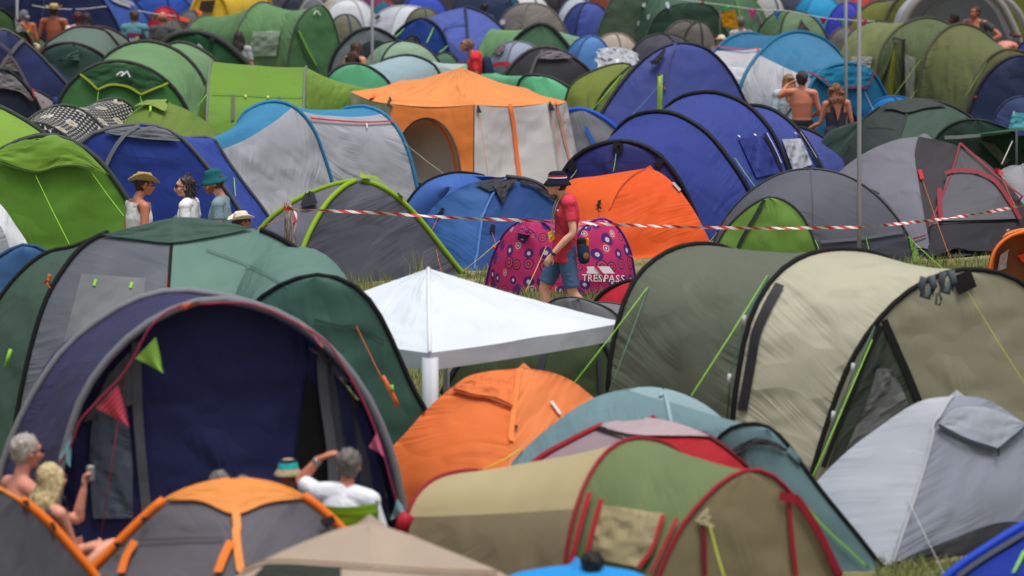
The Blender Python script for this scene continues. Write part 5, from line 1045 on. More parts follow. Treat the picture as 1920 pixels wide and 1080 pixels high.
flag(t, W(692,838,D), W(706,812,D), W(722,858,D), dotted((200,60,110),(235,190,200))); flag(t, W(732,975,D), W(745,935,D), W(766,965,D), dotted((110,180,185),(190,80,100)))
# ================= people =================
def skin_mat(c):
    k = ('skin', c)
    if k not in MATS:
        m, nt, b = nodes('skin'); no = N(nt, 'ShaderNodeTexNoise'); no.inputs['Scale'].default_value = 9; no.inputs['Detail'].default_value = 3
        a = alb(c, 1.0); d = (min(1, a[0]*1.12), a[1]*.86, a[2]*.82)
        nt.links.new(mixc(nt, no.outputs[0], a, d), b.inputs['Base Color']); b.inputs['Roughness'].default_value = .5
        b.inputs['Subsurface Weight'].default_value = .08; b.inputs['Subsurface Radius'].default_value = (.02, .008, .004); MATS[k] = m
    return MATS[k]
def hair_mat(c):
    k = ('hair', c)
    if k not in MATS:
        m, nt, b = nodes('hair'); tc = N(nt, 'ShaderNodeTexCoord'); mp = N(nt, 'ShaderNodeMapping'); mp.inputs['Scale'].default_value = (70, 70, 7); nt.links.new(tc.outputs['Object'], mp.inputs[0])
        no = N(nt, 'ShaderNodeTexNoise'); no.inputs['Scale'].default_value = 1; no.inputs['Detail'].default_value = 3; nt.links.new(mp.outputs[0], no.inputs['Vector'])
        a = alb(c, 1.0); nt.links.new(mixc(nt, no.outputs[0], tuple(x*.45 for x in a), tuple(min(1, x*1.6) for x in a)), b.inputs['Base Color']); b.inputs['Roughness'].default_value = .55
        bp = N(nt, 'ShaderNodeBump'); bp.inputs['Distance'].default_value = .012; nt.links.new(no.outputs[0], bp.inputs['Height']); nt.links.new(bp.outputs[0], b.inputs['Normal']); MATS[k] = m
    return MATS[k]
def cloth_mat(c, rough=.85, print_=None):
    k = ('cloth', c, print_)
    if k not in MATS:
        m, nt, b = nodes('clothing'); tc = N(nt, 'ShaderNodeTexCoord')
        no = N(nt, 'ShaderNodeTexNoise'); no.inputs['Scale'].default_value = 6; no.inputs['Detail'].default_value = 2; no.inputs['Distortion'].default_value = .8; nt.links.new(tc.outputs['Object'], no.inputs['Vector'])
        bp = N(nt, 'ShaderNodeBump'); bp.inputs['Distance'].default_value = .03; bp.inputs['Strength'].default_value = .9; nt.links.new(no.outputs[0], bp.inputs['Height']); nt.links.new(bp.outputs[0], b.inputs['Normal'])
        if print_:
            vo = N(nt, 'ShaderNodeTexVoronoi'); vo.inputs['Scale'].default_value = print_[0]; nt.links.new(tc.outputs['Object'], vo.inputs['Vector'])
            cr = N(nt, 'ShaderNodeValToRGB'); cr.color_ramp.interpolation = 'CONSTANT'; e = cr.color_ramp.elements; e[0].position = 0; e[0].color = (*alb(c, 1), 1); e[1].position = .45; e[1].color = (*alb(print_[1], 1), 1)
            q = e.new(.7); q.color = (*alb(print_[2], 1), 1); sp = N(nt, 'ShaderNodeSeparateColor'); nt.links.new(vo.outputs['Color'], sp.inputs[0]); nt.links.new(sp.outputs[0], cr.inputs[0]); nt.links.new(cr.outputs[0], b.inputs['Base Color'])
        else: b.inputs['Base Color'].default_value = (*alb(c, 1.0), 1)
        b.inputs['Roughness'].default_value = rough; b.inputs['Specular IOR Level'].default_value = .2; MATS[k] = m
    return MATS[k]
def limb(pts, radii, side=Vector((1, 0, 0)), n=14, flat=False):
    """tapering tube, elliptical sections (rx along side, ry across); rounded ends unless flat"""
    P_ = [Vector(p) for p in pts]; R = [r if isinstance(r, tuple) else (r, r) for r in radii]
    # densify
    Q = []; RR = []
    for i in range(len(P_)-1):
        for k in range(4):
            t = k/4; p0 = P_[max(i-1, 0)]; p1 = P_[i]; p2 = P_[i+1]; p3 = P_[min(i+2, len(P_)-1)]
            Q.append(.5*((2*p1)+(p2-p0)*t+(2*p0-5*p1+4*p2-p3)*t*t+(3*p1-p0-3*p2+p3)*t**3)); RR.append((R[i][0]*(1-t)+R[i+1][0]*t, R[i][1]*(1-t)+R[i+1][1]*t))
    Q.append(P_[-1]); RR.append(R[-1])
    if not flat:
        a = (Q[0]-Q[1]).normalized(); b = (Q[-1]-Q[-2]).normalized(); r0, r1 = RR[0], RR[-1]; m0, m1 = min(r0), min(r1)
        Q = [Q[0]+a*m0*.92, Q[0]+a*m0*.6]+Q+[Q[-1]+b*m1*.6, Q[-1]+b*m1*.92]; RR = [(r0[0]*.38, r0[1]*.38), (r0[0]*.8, r0[1]*.8)]+RR+[(r1[0]*.8, r1[1]*.8), (r1[0]*.38, r1[1]*.38)]
    V = []
    for i, p in enumerate(Q):
        t = (Q[min(i+1, len(Q)-1)]-Q[max(i-1, 0)]).normalized()
        s = side-t*side.dot(t)
        if s.length < .1: s = Vector((0, 1, 0))-t*t.y
        s.normalize(); u = t.cross(s)
        for k in range(n): V.append(p+s*cos(2*pi*k/n)*RR[i][0]+u*sin(2*pi*k/n)*RR[i][1])
    m = len(Q); F_ = [(i*n+k, i*n+(k+1) % n, (i+1)*n+(k+1) % n, (i+1)*n+k) for i in range(m-1) for k in range(n)]+[tuple(range(n))[::-1], tuple(range((m-1)*n, m*n))]
    return V, F_
def ball(c, r, rot=None, n=16):
    V = []; c = Vector(c); r = Vector(r) if not isinstance(r, float) else Vector((r, r, r))
    for j in range(1, n//2):
        a = pi*j/(n//2)
        for k in range(n):
            p = Vector((r.x*sin(a)*cos(2*pi*k/n), r.y*sin(a)*sin(2*pi*k/n), r.z*cos(a)));
            if rot is not None: p = rot @ p
            V.append(c+p)
    top = Vector((0, 0, r.z)); bot = Vector((0, 0, -r.z))
    if rot is not None: top = rot @ top; bot = rot @ bot
    V += [c+top, c+bot]; m = n//2-1
    F_ = [(j*n+k, (j+1)*n+k, (j+1)*n+(k+1) % n, j*n+(k+1) % n) for j in range(m-1) for k in range(n)]
    F_ += [(len(V)-2, k, (k+1) % n) for k in range(n)]+[(len(V)-1, (m-1)*n+(k+1) % n, (m-1)*n+k) for k in range(n)]
    return V, F_
def union(parts, voxel, name, mat, parent, M, sm=3, keep=None):
    V = []; F_ = []
    for v, f in parts:
        o = len(V); V += v; F_ += [tuple(i+o for i in q) for q in f]
    me = bpy.data.meshes.new(name); me.from_pydata(V, [], F_)
    o = bpy.data.objects.new(name, me); COL.objects.link(o)
    rm = o.modifiers.new('r', 'REMESH'); rm.mode = 'VOXEL'; rm.voxel_size = voxel; rm.use_smooth_shade = True
    s_ = o.modifiers.new('s', 'SMOOTH'); s_.factor = .5; s_.iterations = sm
    bpy.context.view_layer.update()
    e = bpy.data.meshes.new_from_object(o.evaluated_get(bpy.context.evaluated_depsgraph_get()))
    bpy.data.objects.remove(o); bpy.data.meshes.remove(me)
    off = Vector(parent['_o']) if '_o' in parent else Vector((0, 0, 0))
    if keep is not None:
        bm = bmesh.new(); bm.from_mesh(e); bmesh.ops.delete(bm, geom=[v for v in bm.verts if not keep(v.co)], context='VERTS'); bm.to_mesh(e); bm.free()
    for v in e.vertices: v.co = M @ v.co - off
    for p in e.polygons: p.use_smooth = True
    e.materials.clear(); e.materials.append(mat)
    r = bpy.data.objects.new(name, e); COL.objects.link(r); r.parent = parent
    return r
Vx = lambda *a: Vector(a)
class Person(Tent):
    """pose = joints in metres, x to the person's right, y forward, z up"""
    def __init__(s, label, px, D, yaw, pose=None, scale=1.0, skin=(205,150,120), voxel=.013, z=0.0, group=None, bare=True):
        base = G(px, D); Tent.__init__(s, 'person', label, base, 'person', group)
        s.M = Matrix.Translation(base+Vector((0, 0, z))) @ Matrix.Rotation(radians(yaw), 4, 'Z') @ Matrix.Scale(scale, 4)
        J = dict(pelvis=(0,0,.93), waist=(0,0,1.06), chest=(0,.01,1.27), neck=(0,-.01,1.46), head=(0,.03,1.61), look=0.0, nod=0.0,
                 shR=(.175,0,1.405), shL=(-.175,0,1.405), elR=(.235,-.03,1.12), elL=(-.235,-.03,1.12), wrR=(.24,.06,.88), wrL=(-.24,.06,.88), hdR=(.235,.10,.80), hdL=(-.235,.10,.80),
                 hipR=(.09,0,.90), hipL=(-.09,0,.90), knR=(.10,.03,.49), knL=(-.10,.03,.49), anR=(.10,-.01,.09), anL=(-.10,-.01,.09))
        J.update(pose or {}); s.J = {k: (Vector(v) if isinstance(v, tuple) else v) for k, v in J.items()}; J = s.J
        s.vox = voxel; s.R = Matrix.Rotation(radians(J['look']), 3, 'Z') @ Matrix.Rotation(radians(-J['nod']), 3, 'X')
        s.sk = skin_mat(skin)
        parts = s.torso(0.0)+s.headparts()
        for S_ in 'RL':
            parts.append(limb([J['sh'+S_], J['sh'+S_].lerp(J['el'+S_], .45), J['el'+S_], J['el'+S_].lerp(J['wr'+S_], .35), J['wr'+S_]], [.056, .047, .038, .04, .026]))
            parts += s.hand(S_)
            parts.append(limb([J['hip'+S_], J['hip'+S_].lerp(J['kn'+S_], .5), J['kn'+S_], J['kn'+S_].lerp(J['an'+S_], .35), J['an'+S_]], [.092, .076, .054, .056, .036]))
            f = (J['an'+S_]-J['kn'+S_]).normalized(); fw = Vector((0, 1, 0)); a = J['an'+S_]
            parts.append(limb([a+Vector((0, -.04, -.05)), a+Vector((0, .06, -.055)), a+Vector((0, .15, -.065))], [(.034, .035), (.042, .03), (.038, .018)]))
        s.body = union(parts, voxel, 'body', s.sk, s.root, s.M)
        off = Vector(s.root['_o']); s.reg([v.co+off for v in s.body.data.vertices], [tuple(p.vertices) for p in s.body.data.polygons])
        s.face()
    def torso(s, g, z0=-.10, z1=1.0, neck=True, flat=False):
        J = s.J; pe, wa, ch, ne = J['pelvis'], J['waist'], J['chest'], J['neck']
        side = (J['shR']-J['shL']).normalized()
        sm = (J['shR']+J['shL'])/2
        p = [pe+Vector((0, 0, -.07)), pe, wa, ch, sm+Vector((0, 0, -.03)), sm.lerp(ne, .5)+Vector((0, 0, .01))]; r = [(.15+g, .10+g), (.163+g, .108+g), (.138+g, .095+g), (.162+g, .112+g), (.15+g, .085+g), (.075+g, .06+g)]
        o = [limb(p, r, side, 18, flat)]
        o.append(limb([J['shL'], sm+Vector((0, 0, .015)), J['shR']], [.056+g, .065+g, .056+g]))
        if neck: o.append(limb([sm, ne, ne.lerp(J['head'], .45)], [.06+g*.5, .052+g*.5, .05+g*.3]))
        return o
    def headparts(s):
        J = s.J; h = J['head']; R = s.R; o = [ball(h+R @ Vx(0,-.008,.025), Vx(.074,.094,.09), R), ball(h+R @ Vx(0,.028,-.045), Vx(.054,.058,.062), R), ball(h+R @ Vx(0,.052,-.085), Vx(.026,.024,.022), R)]
        o.append(limb([h+R @ Vx(0,.082,.012), h+R @ Vx(0,.104,-.02), h+R @ Vx(0,.108,-.032)], [.010, .012, .015])); o.append(limb([h+R @ Vx(-.018,.083,-.058), h+R @ Vx(0,.090,-.058), h+R @ Vx(.018,.083,-.058)], [.007, .010, .007]))
        o.append(limb([h+R @ Vx(-.045,.074,.028), h+R @ Vx(0,.088,.032), h+R @ Vx(.045,.074,.028)], [.010, .010, .010]))
        for x in (-1, 1): o.append(ball(h+R @ Vx(x*.077,-.005,-.01), Vx(.010,.019,.030), R)); o.append(ball(h+R @ Vx(x*.04,.055,-.025), Vx(.025,.03,.022), R))
        return o
    def hand(s, S_):
        J = s.J; w, h = J['wr'+S_], J['hd'+S_]; d = (h-w).normalized(); curl = J.get('curl'+S_, .5)
        palm_n = J.get('palm'+S_, Vector((-1 if S_ == 'R' else 1, 0, 0))); palm_n = (palm_n-d*palm_n.dot(d)).normalized(); ac = d.cross(palm_n)*(1 if S_ == 'R' else -1)
        o = [limb([w, w+d*.05, w+d*.085], [(.024, .018), (.036, .016), (.038, .014)], ac)]
        for i, (off, L) in enumerate(((-.028, .062), (-.010, .072), (.009, .067), (.027, .052))):
            b = w+d*.088+ac*off; q = b+(d*(1-curl*.25)+palm_n*curl*.35)*L*.45; e = q+(d*(1-curl)+palm_n*curl).normalized()*L*.55
            o.append(limb([b, q, e], [.0095, .0085, .0075], n=8))
        b = w+d*.035-ac*.028; o.append(limb([b, b-ac*.025+d*.022+palm_n*.012, b-ac*.028+d*.055+palm_n*.02], [.012, .010, .008], n=8))
        return o
    def face(s):
        J = s.J; h = J['head']; R = s.R
        for x in (-1, 1):
            v, f = ball(h+R @ Vx(x*.031,.076,.008), Vx(.012,.010,.009), R, 10); s.add(v, f, P(225,222,215,.3), 'eye')
            v, f = ball(h+R @ Vx(x*.031,.085,.008), Vx(.0055,.003,.0055), R, 8); s.add(v, f, P(45,32,26,.3), 'iris')
            v, f = limb([h+R @ Vx(x*.015,.090,.034), h+R @ Vx(x*.048,.078,.036)], [.004, .003], n=6); s.add(v, f, s.J.get('brow', None) or P(70,50,38), 'eyebrow')
        v, f = limb([h+R @ Vx(-.018,.090,-.058), h+R @ Vx(0,.0995,-.058), h+R @ Vx(.018,.090,-.058)], [.003, .0045, .003], n=6); s.add(v, f, P(165,92,84), 'mouth')
    def add(s, v, f, mat, name, smooth=True, parent=None):
        off = Vector(s.root['_o'])
        me = mesh_obj(name, [s.M @ Vector(q)-off for q in v], f, mat, None, smooth=smooth); me.parent = parent or s.root; return me
    def glasses(s, c=(14,14,18), lens=(12,12,16)):
        J = s.J; h = J['head']; R = s.R; m = P(*lens, .15)
        for x in (-1, 1):
            v, f = ball(h+R @ Vx(x*.033,.094,.008), Vx(.027,.007,.021), R, 12); s.add(v, f, m, 'sunglass_lens')
            v, f = limb([h+R @ Vx(x*.06,.088,.014), h+R @ Vx(x*.078,.04,.012), h+R @ Vx(x*.083,-.01,.01)], [.0045, .0035, .003], n=6); s.add(v, f, P(*c), 'sunglass_arm')
        v, f = limb([h+R @ Vx(-.012,.1,.016), h+R @ Vx(.012,.1,.016)], [.004, .004], n=6); s.add(v, f, P(*c), 'sunglass_bridge')
    def top(s, c, sleeve=.55, hem=0.0, print_=None, tank=False, name='shirt', g=.014, gap=None):
        J = s.J; parts = []; g = .026 if tank else g
        for q in s.torso(g, neck=False, flat=True): parts.append(q)
        pe = J['pelvis']+Vector((0, 0, -hem)); parts.append(limb([pe+Vector((0, 0, -.06)), pe+Vector((0, 0, .06)), J['waist']], [(.17+g, .115+g), (.168+g, .113+g), (.142+g, .1+g)], (J['shR']-J['shL']).normalized(), 18, True))
        if not tank:
            for S_ in 'RL':
                a, b, w = J['sh'+S_], J['el'+S_], J['wr'+S_]
                if sleeve <= 1: e = a.lerp(b, sleeve); parts.append(limb([a, a.lerp(e, .5), e], [.064, .061, .062], n=16, flat=False if sleeve > 1 else True)); parts.append(ball(a, .064))
                else: parts.append(limb([a, b, w.lerp(b, .1)], [.066, .055, .045], n=16)); parts.append(ball(a, .066))
        zt = (J['shR'].z+J['shL'].z)/2
        def keep(co):
            if tank: return co.z < zt+.045 and not (abs(co.x) > .168 and co.z > zt-.06)
            return True
        return union(parts, max(.009, s.vox), name, cloth_mat(c, print_=print_), s.root, s.M, keep=keep if tank else None)
    def bottoms(s, c, length=1.0, name='trousers', g=.016):
        J = s.J; parts = []; pe = J['pelvis']
        parts.append(limb([pe+Vector((0, 0, -.12)), pe+Vector((0, 0, -.02)), pe.lerp(J['waist'], .55)], [(.155+g, .105+g), (.17+g, .112+g), (.15+g, .102+g)], (J['hipR']-J['hipL']).normalized(), 18, True))
        for S_ in 'RL':
            h, k, a = J['hip'+S_], J['kn'+S_], J['an'+S_]
            if length <= 1: e = h.lerp(k, length); parts.append(limb([h, h.lerp(e, .5), e], [.103, .095, .088], n=18, flat=True)); parts.append(ball(h, .1))
            else: parts.append(limb([h, h.lerp(k, .5), k, a], [.104, .088, .07, .055], n=16, flat=True)); parts.append(ball(h, .1))
        return union(parts, max(.01, s.vox), name, cloth_mat(c), s.root, s.M)
    def dress(s, c, L=.5, print_=None):
        J = s.J; pe = J['pelvis']; parts = s.torso(.014, neck=False, flat=True); parts.append(limb([pe+Vector((0, 0, .1)), pe, pe-Vector((0, 0, L))], [(.15,.11), (.19,.14), (.26,.22)], Vx(1,0,0), 20, True)); zt = J['shR'].z
        return union(parts, max(.012, s.vox), 'dress', cloth_mat(c, print_=print_), s.root, s.M, keep=lambda co: co.z < zt+.02 and not (abs(co.x) > .11 and co.z > zt-.13))
    def hair(s, c, kind='short', bald=False):
        J = s.J; h = J['head']; R = s.R; o = []
        if kind != 'bald': o.append(ball(h+R @ Vx(0,-.022,.036), Vx(.083,.096,.090), R, 20))
        if kind == 'bald': o.append(ball(h+R @ Vx(0,-.026,.0), Vx(.079,.082,.055), R, 20))
        if kind == 'short': o.append(ball(h+R @ Vx(0,-.036,-.01), Vx(.072,.070,.066), R, 18))
        if kind in ('long', 'curly', 'verylong'):
            n_ = J['neck']; e = n_+Vector((0, -.085, -.12 if kind != 'verylong' else -.26)); w = 1.0 if kind != 'curly' else 1.25
            o.append(limb([h+R @ Vx(0,-.03,.02), h+R @ Vx(0,-.055,-.06), n_+Vector((0, -.06, -.01)), e], [(.088*w,.08), (.098*w,.066), (.104*w,.05*w), (.06*w,.028)], n=20))
            if kind == 'curly':
                random.seed(int(h.z*1000)); 
                for k in range(26): a = random.uniform(0, 2*pi); z = random.uniform(-.2, .05); o.append(ball(h+R @ Vx(.105*cos(a), -.045+.06*sin(a)-.015, z), random.uniform(.022, .034), None, 8))
            else:
                for x in (-1, 1): o.append(limb([h+R @ Vx(x*.06,.02,.05), h+R @ Vx(x*.082,.0,-.03), n_+Vector((x*.085, -.02, -.02)), n_+Vector((x*.085, -.03, -.1))], [.022, .024, .026, .012]))
        if kind == 'bob':
            o.append(limb([h+R @ Vx(0,-.04,.02), h+R @ Vx(0,-.06,-.08), h+R @ Vx(0,-.065,-.15)], [(.085,.07), (.088,.055), (.06,.03)], n=18)); o.append(ball(h+R @ Vx(0,-.035,.135), .026)); o.append(ball(h+R @ Vx(0,-.03,.115), .02))
            random.seed(3)
            for k in range(7): a = Vx(random.uniform(-.06,.06), -.1, random.uniform(-.06, .08)); o.append(limb([h+R @ a, h+R @ (a+Vx(random.uniform(-.02,.02), -.05, random.uniform(-.03, .01))), h+R @ (a+Vx(0, -.09, random.uniform(-.06, 0)))], [.008, .005, .003], n=6))
        ho = union(o, max(.009, s.vox*.8), 'hair', hair_mat(c), s.root, s.M, sm=2)
        ns = [v.normal.copy() for v in ho.data.vertices]; am = .016 if kind != 'bald' else .004
        for v, n_ in zip(ho.data.vertices, ns):
            q = v.co; v.co = q+n_*am*(noise.noise(Vector((q.x*38, q.y*38, q.z*9)))+.6*noise.noise(Vector((q.x*80, q.y*80, q.z*22))))
        rnd = random.Random(int(abs(h.x+h.z)*1e4)+len(ns)); SV = []; SF = []; long_ = kind in ('long', 'curly', 'verylong', 'bob'); vs = ho.data.vertices
        for k in range(420 if long_ else 520):
            i = rnd.randrange(len(vs)); b = vs[i].co.copy(); nn = ns[i]
            L_ = rnd.uniform(.03, .11) if long_ else rnd.uniform(.010, .022)
            d = (nn*.25+Vector((rnd.gauss(0, .18), rnd.gauss(0, .18), -1.0))).normalized() if long_ else (nn+Vector((rnd.gauss(0, .5), rnd.gauss(0, .5), rnd.gauss(-.3, .4)))).normalized()
            w = d.cross(nn); w = w.normalized()*rnd.uniform(.0012, .003) if w.length > 1e-4 else Vector((.002, 0, 0)); o_ = len(SV); b = b-nn*.002
            SV += [b-w, b+w, b+d*L_*.6+nn*L_*.12+w*.7, b+d*L_*.6+nn*L_*.12-w*.7, b+d*L_+nn*L_*(.05 if long_ else .2)]; SF += [(o_, o_+1, o_+2, o_+3), (o_+3, o_+2, o_+4)]
        if not bald:
            me = mesh_obj('hair_strands', SV, SF, hair_mat(c), None); me.parent = s.root
        return ho
    def hat(s, prof, c, tilt=(0, 0), band=None, bend=0.0, up=.075, name='hat', print_=None, back_=-.012):
        """prof: list of (radius, height) from crown centre to brim edge"""
        J = s.J; h = J['head']; R = s.R @ Matrix.Rotation(radians(tilt[0]), 3, 'X') @ Matrix.Rotation(radians(tilt[1]), 3, 'Y'); n = 28; V = []; m = len(prof)
        def pt(r, z, k):
            a = 2*pi*k/n; b = bend*(cos(a)**2)*max(0, r-.09)*6-.35*bend*(sin(a)**2)*max(0, r-.1)*6
            return h+R @ Vx(r*.93*cos(a), back_+r*1.08*sin(a), up+z+b)
        for r, z in prof:
            for k in range(n): V.append(pt(r, z, k))
        for r, z in prof[::-1]:
            for k in range(n): V.append(pt(max(.001, r-.004), z-.006, k))
        M2 = 2*m; F_ = [(i*n+k, i*n+(k+1) % n, (i+1)*n+(k+1) % n, (i+1)*n+k) for i in range(M2-1) for k in range(n)]
        hm = s.add(V, F_, cloth_mat(c, .95, print_), name)
        for (i0, f0, f1, cc) in (band or []):
            (r0, z0), (r1, z1) = prof[i0], prof[i0+1]; V = []
            for f in (f0, f1):
                r, z = r0+(r1-r0)*f, z0+(z1-z0)*f
                for k in range(n): V.append(pt(r+.0025, z, k))
            s.add(V, [(k, (k+1) % n, n+(k+1) % n, n+k) for k in range(n)], cloth_mat(cc), 'hat_band', parent=None)
        return hm
BUCKET = [(.001,.062), (.05,.062), (.078,.052), (.088,.03), (.096,-.02), (.103,-.03), (.124,-.056), (.139,-.078)]
STRAW = [(.001,.060), (.035,.066), (.062,.07), (.08,.05), (.090,-.005), (.096,-.015), (.12,-.02), (.145,-.016), (.160,-.004)]
CAP = [(.001,.05), (.04,.047), (.07,.03), (.086,.0), (.09,-.03)]
SUNHAT = [(.001,.055), (.05,.054), (.08,.04), (.092,-.005), (.1,-.015), (.14,-.022), (.175,-.026)]
# ---- the walking man ----
p = Person('young man walking left in a red T-shirt, blue shorts and navy striped bucket hat', 1055, 48.8, 90, dict(
    pelvis=(0,-.02,.90), waist=(0,-.03,1.05), chest=(0,-.045,1.25), neck=(0,-.01,1.455), head=(0,.07,1.575), nod=-4, look=16,
    shR=(.165,-.05,1.385), shL=(-.165,-.06,1.395), elR=(.21,-.14,1.12), elL=(-.225,-.10,1.10), wrR=(.2,-.05,.90), wrL=(-.225,.115,.865), hdR=(.2,-.0,.82), hdL=(-.22,.165,.79), curlL=.55, palmL=Vector((.9,-.3,-.1)),
    hipR=(.085,.0,.88), hipL=(-.085,-.03,.88), knR=(.09,.19,.50), knL=(-.09,-.10,.47), anR=(.09,.15,.09), anL=(-.09,-.30,.13)), 1.10, (230,184,158), .0085)
p.top((214,60,84), .62, hem=.07, g=.021); p.bottoms((80,108,150), .92, 'shorts'); p.hair((70,48,34), 'short')
p.hat(BUCKET, (22,26,46), (-4, 0), band=[(3, .15, .38, (205,40,56)), (3, .50, .74, (225,225,232))], up=.080)
def worldpt(p, l): return p.M @ Vector(l)
def pstrip(p, pts, r, c, name, rough=.7): 
    v, f = limb(pts, [(r, .004)]*len(pts), n=8); return p.add(v, f, P(*c, rough), name)
pstrip(p, [(.04,.0,1.49), (-.05,.062,1.43), (-.075,.10,1.34), (-.06,.115,1.2), (-.055,.125,1.09)], .009, (205,175,40), 'lanyard'); pstrip(p, [(-.05,-.02,1.50), (-.085,.045,1.42), (-.1,.085,1.3), (-.075,.11,1.18), (-.06,.125,1.09)], .009, (205,175,40), 'lanyard')
q = [(-.06,.10,1.11), (-.12,.16,1.08), (-.115,.14,.985), (-.055,.085,1.01)]; bd = p.add(q+[Vector(a)+Vector((-.005,-.004,0)) for a in q], [(0,1,2,3), (7,6,5,4), (0,4,5,1), (1,5,6,2), (2,6,7,3), (3,7,4,0)], P(225,190,40), 'badge', False)
v, f = ball((-.101,.130,1.045), Vx(.008,.024,.024), Matrix.Rotation(radians(-40), 3, 'Z')); p.add(v, f, P(60,90,160), 'badge_emblem'); v, f = ball((-.110,.128,1.045), Vx(.004,.016,.016), Matrix.Rotation(radians(-40), 3, 'Z')); p.add(v, f, P(235,215,90), 'badge_emblem')
pstrip(p, [(.10,.03,1.47), (.0,.095,1.40), (-.10,.085,1.27), (-.165,.03,1.15), (-.185,-.06,1.06), (-.17,-.16,.99)], .014, (28,30,36), 'bag_strap')
v, f = limb([(-.15,-.20,.97), (-.155,-.215,.88), (-.15,-.22,.80)], [(.042,.058), (.048,.066), (.044,.06)], Vx(1,0,0), 18); p.add(v, f, cloth_mat((40,58,86)), 'waist_bag'); v, f = limb([(-.15,-.19,1.0), (-.15,-.21,.95)], [(.04,.05), (.044,.056)], Vx(1,0,0), 16); p.add(v, f, cloth_mat((28,30,34)), 'bag_lid')
v, f = limb([(-.17,-.255,1.02), (-.17,-.255,.96)], [.017, .017], n=10); p.add(v, f, P(235,130,30), 'bottle_cap'); v, f = ball((-.21,-.24,.85), Vx(.004,.03,.035)); p.add(v, f, P(150,110,60), 'bag_badge')
w0 = p.J['wrL']+(p.J['elL']-p.J['wrL'])*.06; dr = (p.J['elL']-p.J['wrL']).normalized(); v, f = limb([w0-dr*.013, w0+dr*.013], [.032, .033], n=16, flat=True); p.add(v, f, P(28,28,30), 'watch_strap'); v, f = ball(w0+Vector((-.032,.0,.0)), Vx(.008,.021,.021)); wt = p.add(v, f, P(120,125,130,.3,.6), 'watch_face'); v, f = ball(w0+Vector((-.037,.0,.0)), Vx(.005,.016,.016)); p.add(v, f, P(25,28,34,.2), 'watch_dial')
v, f = ball((-.155,.055,1.32), Vx(.006,.010,.013)); p.add(v, f, P(225,210,215), 'chest_logo')
for S_ in 'RL':
    a = p.J['an'+S_]; v, f = limb([a+Vector((0,-.05,-.05)), a+Vector((0,.06,-.055)), a+Vector((0,.17,-.06))], [(.042,.042), (.05,.038), (.044,.026)]); p.add(v, f, P(210,210,205), 'shoe'); v, f = limb([a+Vector((0,-.01,.07)), a+Vector((0,0,-.02))], [.044,.046], n=12, flat=True); p.add(v, f, P(230,230,228), 'sock')
# ---- the chatting people ----
p = Person('man with a curled straw hat, pink sunglasses and white vest chatting on the left', 262, 48.6, -62, dict(head=(0,.075,1.615), look=-20), 1.08, (188,126,98), .012); p.top((226,226,230), tank=True); p.bottoms((60,70,90)); p.hair((48,36,30)); p.hat(STRAW, (176,150,96), (-6, -4), band=[(3, .7, 1.0, (120,96,60))], bend=.16, up=.068); p.glasses((200,110,140), (60,30,50))
p = Person('woman with brown hair in a top knot, dark sunglasses and white T-shirt', 357, 48.9, 78, dict(head=(0,.05,1.60), look=16), 1.06, (216,168,144), .012); p.top((232,233,238)); p.bottoms((50,54,70)); p.hair((52,38,34), 'bob'); p.glasses(); v, f = ball(p.J['head']+Vx(-.088,-.005,-.045), .009, None, 8); p.add(v, f, P(210,180,100,.3,.8), 'earring')
p = Person('bearded man in a teal bucket hat, sunglasses and grey blue T-shirt', 416, 48.8, 82, dict(head=(0,.075,1.625), look=18), 1.08, (220,166,138), .012); p.top((124,146,158)); p.bottoms((50,54,60)); p.hair((110,62,36)); p.hat(BUCKET, (24,92,98), (-12, 0), up=.08); p.glasses()
h = p.J['head']; R = p.R; union([ball(h+R @ Vx(0,.05,-.088), Vx(.046,.046,.034), R), ball(h+R @ Vx(.045,.03,-.06), Vx(.02,.036,.036), R), ball(h+R @ Vx(-.045,.03,-.06), Vx(.02,.036,.036), R), limb([h+R @ Vx(-.022,.093,-.048), h+R @ Vx(0,.098,-.046), h+R @ Vx(.022,.093,-.048)], [.006,.007,.006])], .009, 'beard', hair_mat((150,84,48)), p.root, p.M)
v, f = ball(h+R @ Vx(-.03,.07,.11), .006, None, 8); p.add(v, f, WHITE, 'hat_badge')
p = Person('shorter person in a cream woven sun hat facing right', 449, 47.6, -70, dict(head=(0,.05,1.60), nod=-8), .90, (176,112,84), .013); p.top((200,170,150)); p.bottoms((80,90,110)); p.hair((60,44,36)); p.hat(STRAW, (226,214,192), (-4, 0), bend=.10, up=.066); p.glasses()
# ---- couple and friend ----
p = Person('shirtless man in a black cap with his arm round a woman in pale denim', 1502, 64, -4, dict(head=(0,.03,1.60), nod=-4, shL=(-.20,.0,1.42), elL=(-.32,.04,1.36), wrL=(-.20,.12,1.52), hdL=(-.12,.13,1.56), elR=(.25,.0,1.13), wrR=(.14,.20,1.05), hdR=(.08,.26,1.06)), 1.05, (196,128,100), .014); p.bottoms((26,26,32), 2); p.hair((60,50,44)); p.hat(CAP, (20,20,24), (0, 0), up=.055); v, f = limb([p.J['pelvis']+Vx(0,0,.075), p.J['pelvis']+Vx(0,0,.10)], [(.165,.115), (.162,.112)], Vx(1,0,0), 18, True); p.add(v, f, P(60,60,66), 'waistband')
p = Person('woman with long light brown hair and pale denim jacket beside the shirtless man', 1477, 64.6, 14, dict(head=(0,.03,1.60), look=10), 1.0, (206,160,130), .014); p.top((176,192,204), 2, name='jacket', g=.03); p.bottoms((70,80,110), 2); p.hair((150,112,72), 'verylong'); pstrip(p, [(.12,-.13,1.35), (.0,-.14,1.2), (-.12,-.13,1.05)], .012, (30,30,34), 'bag_strap'); v, f = limb([p.J['head']+Vx(-.03,-.12,.06), p.J['head']+Vx(.03,-.12,.06)], [.01,.01], n=8); p.add(v, f, P(90,110,130), 'hair_clip')
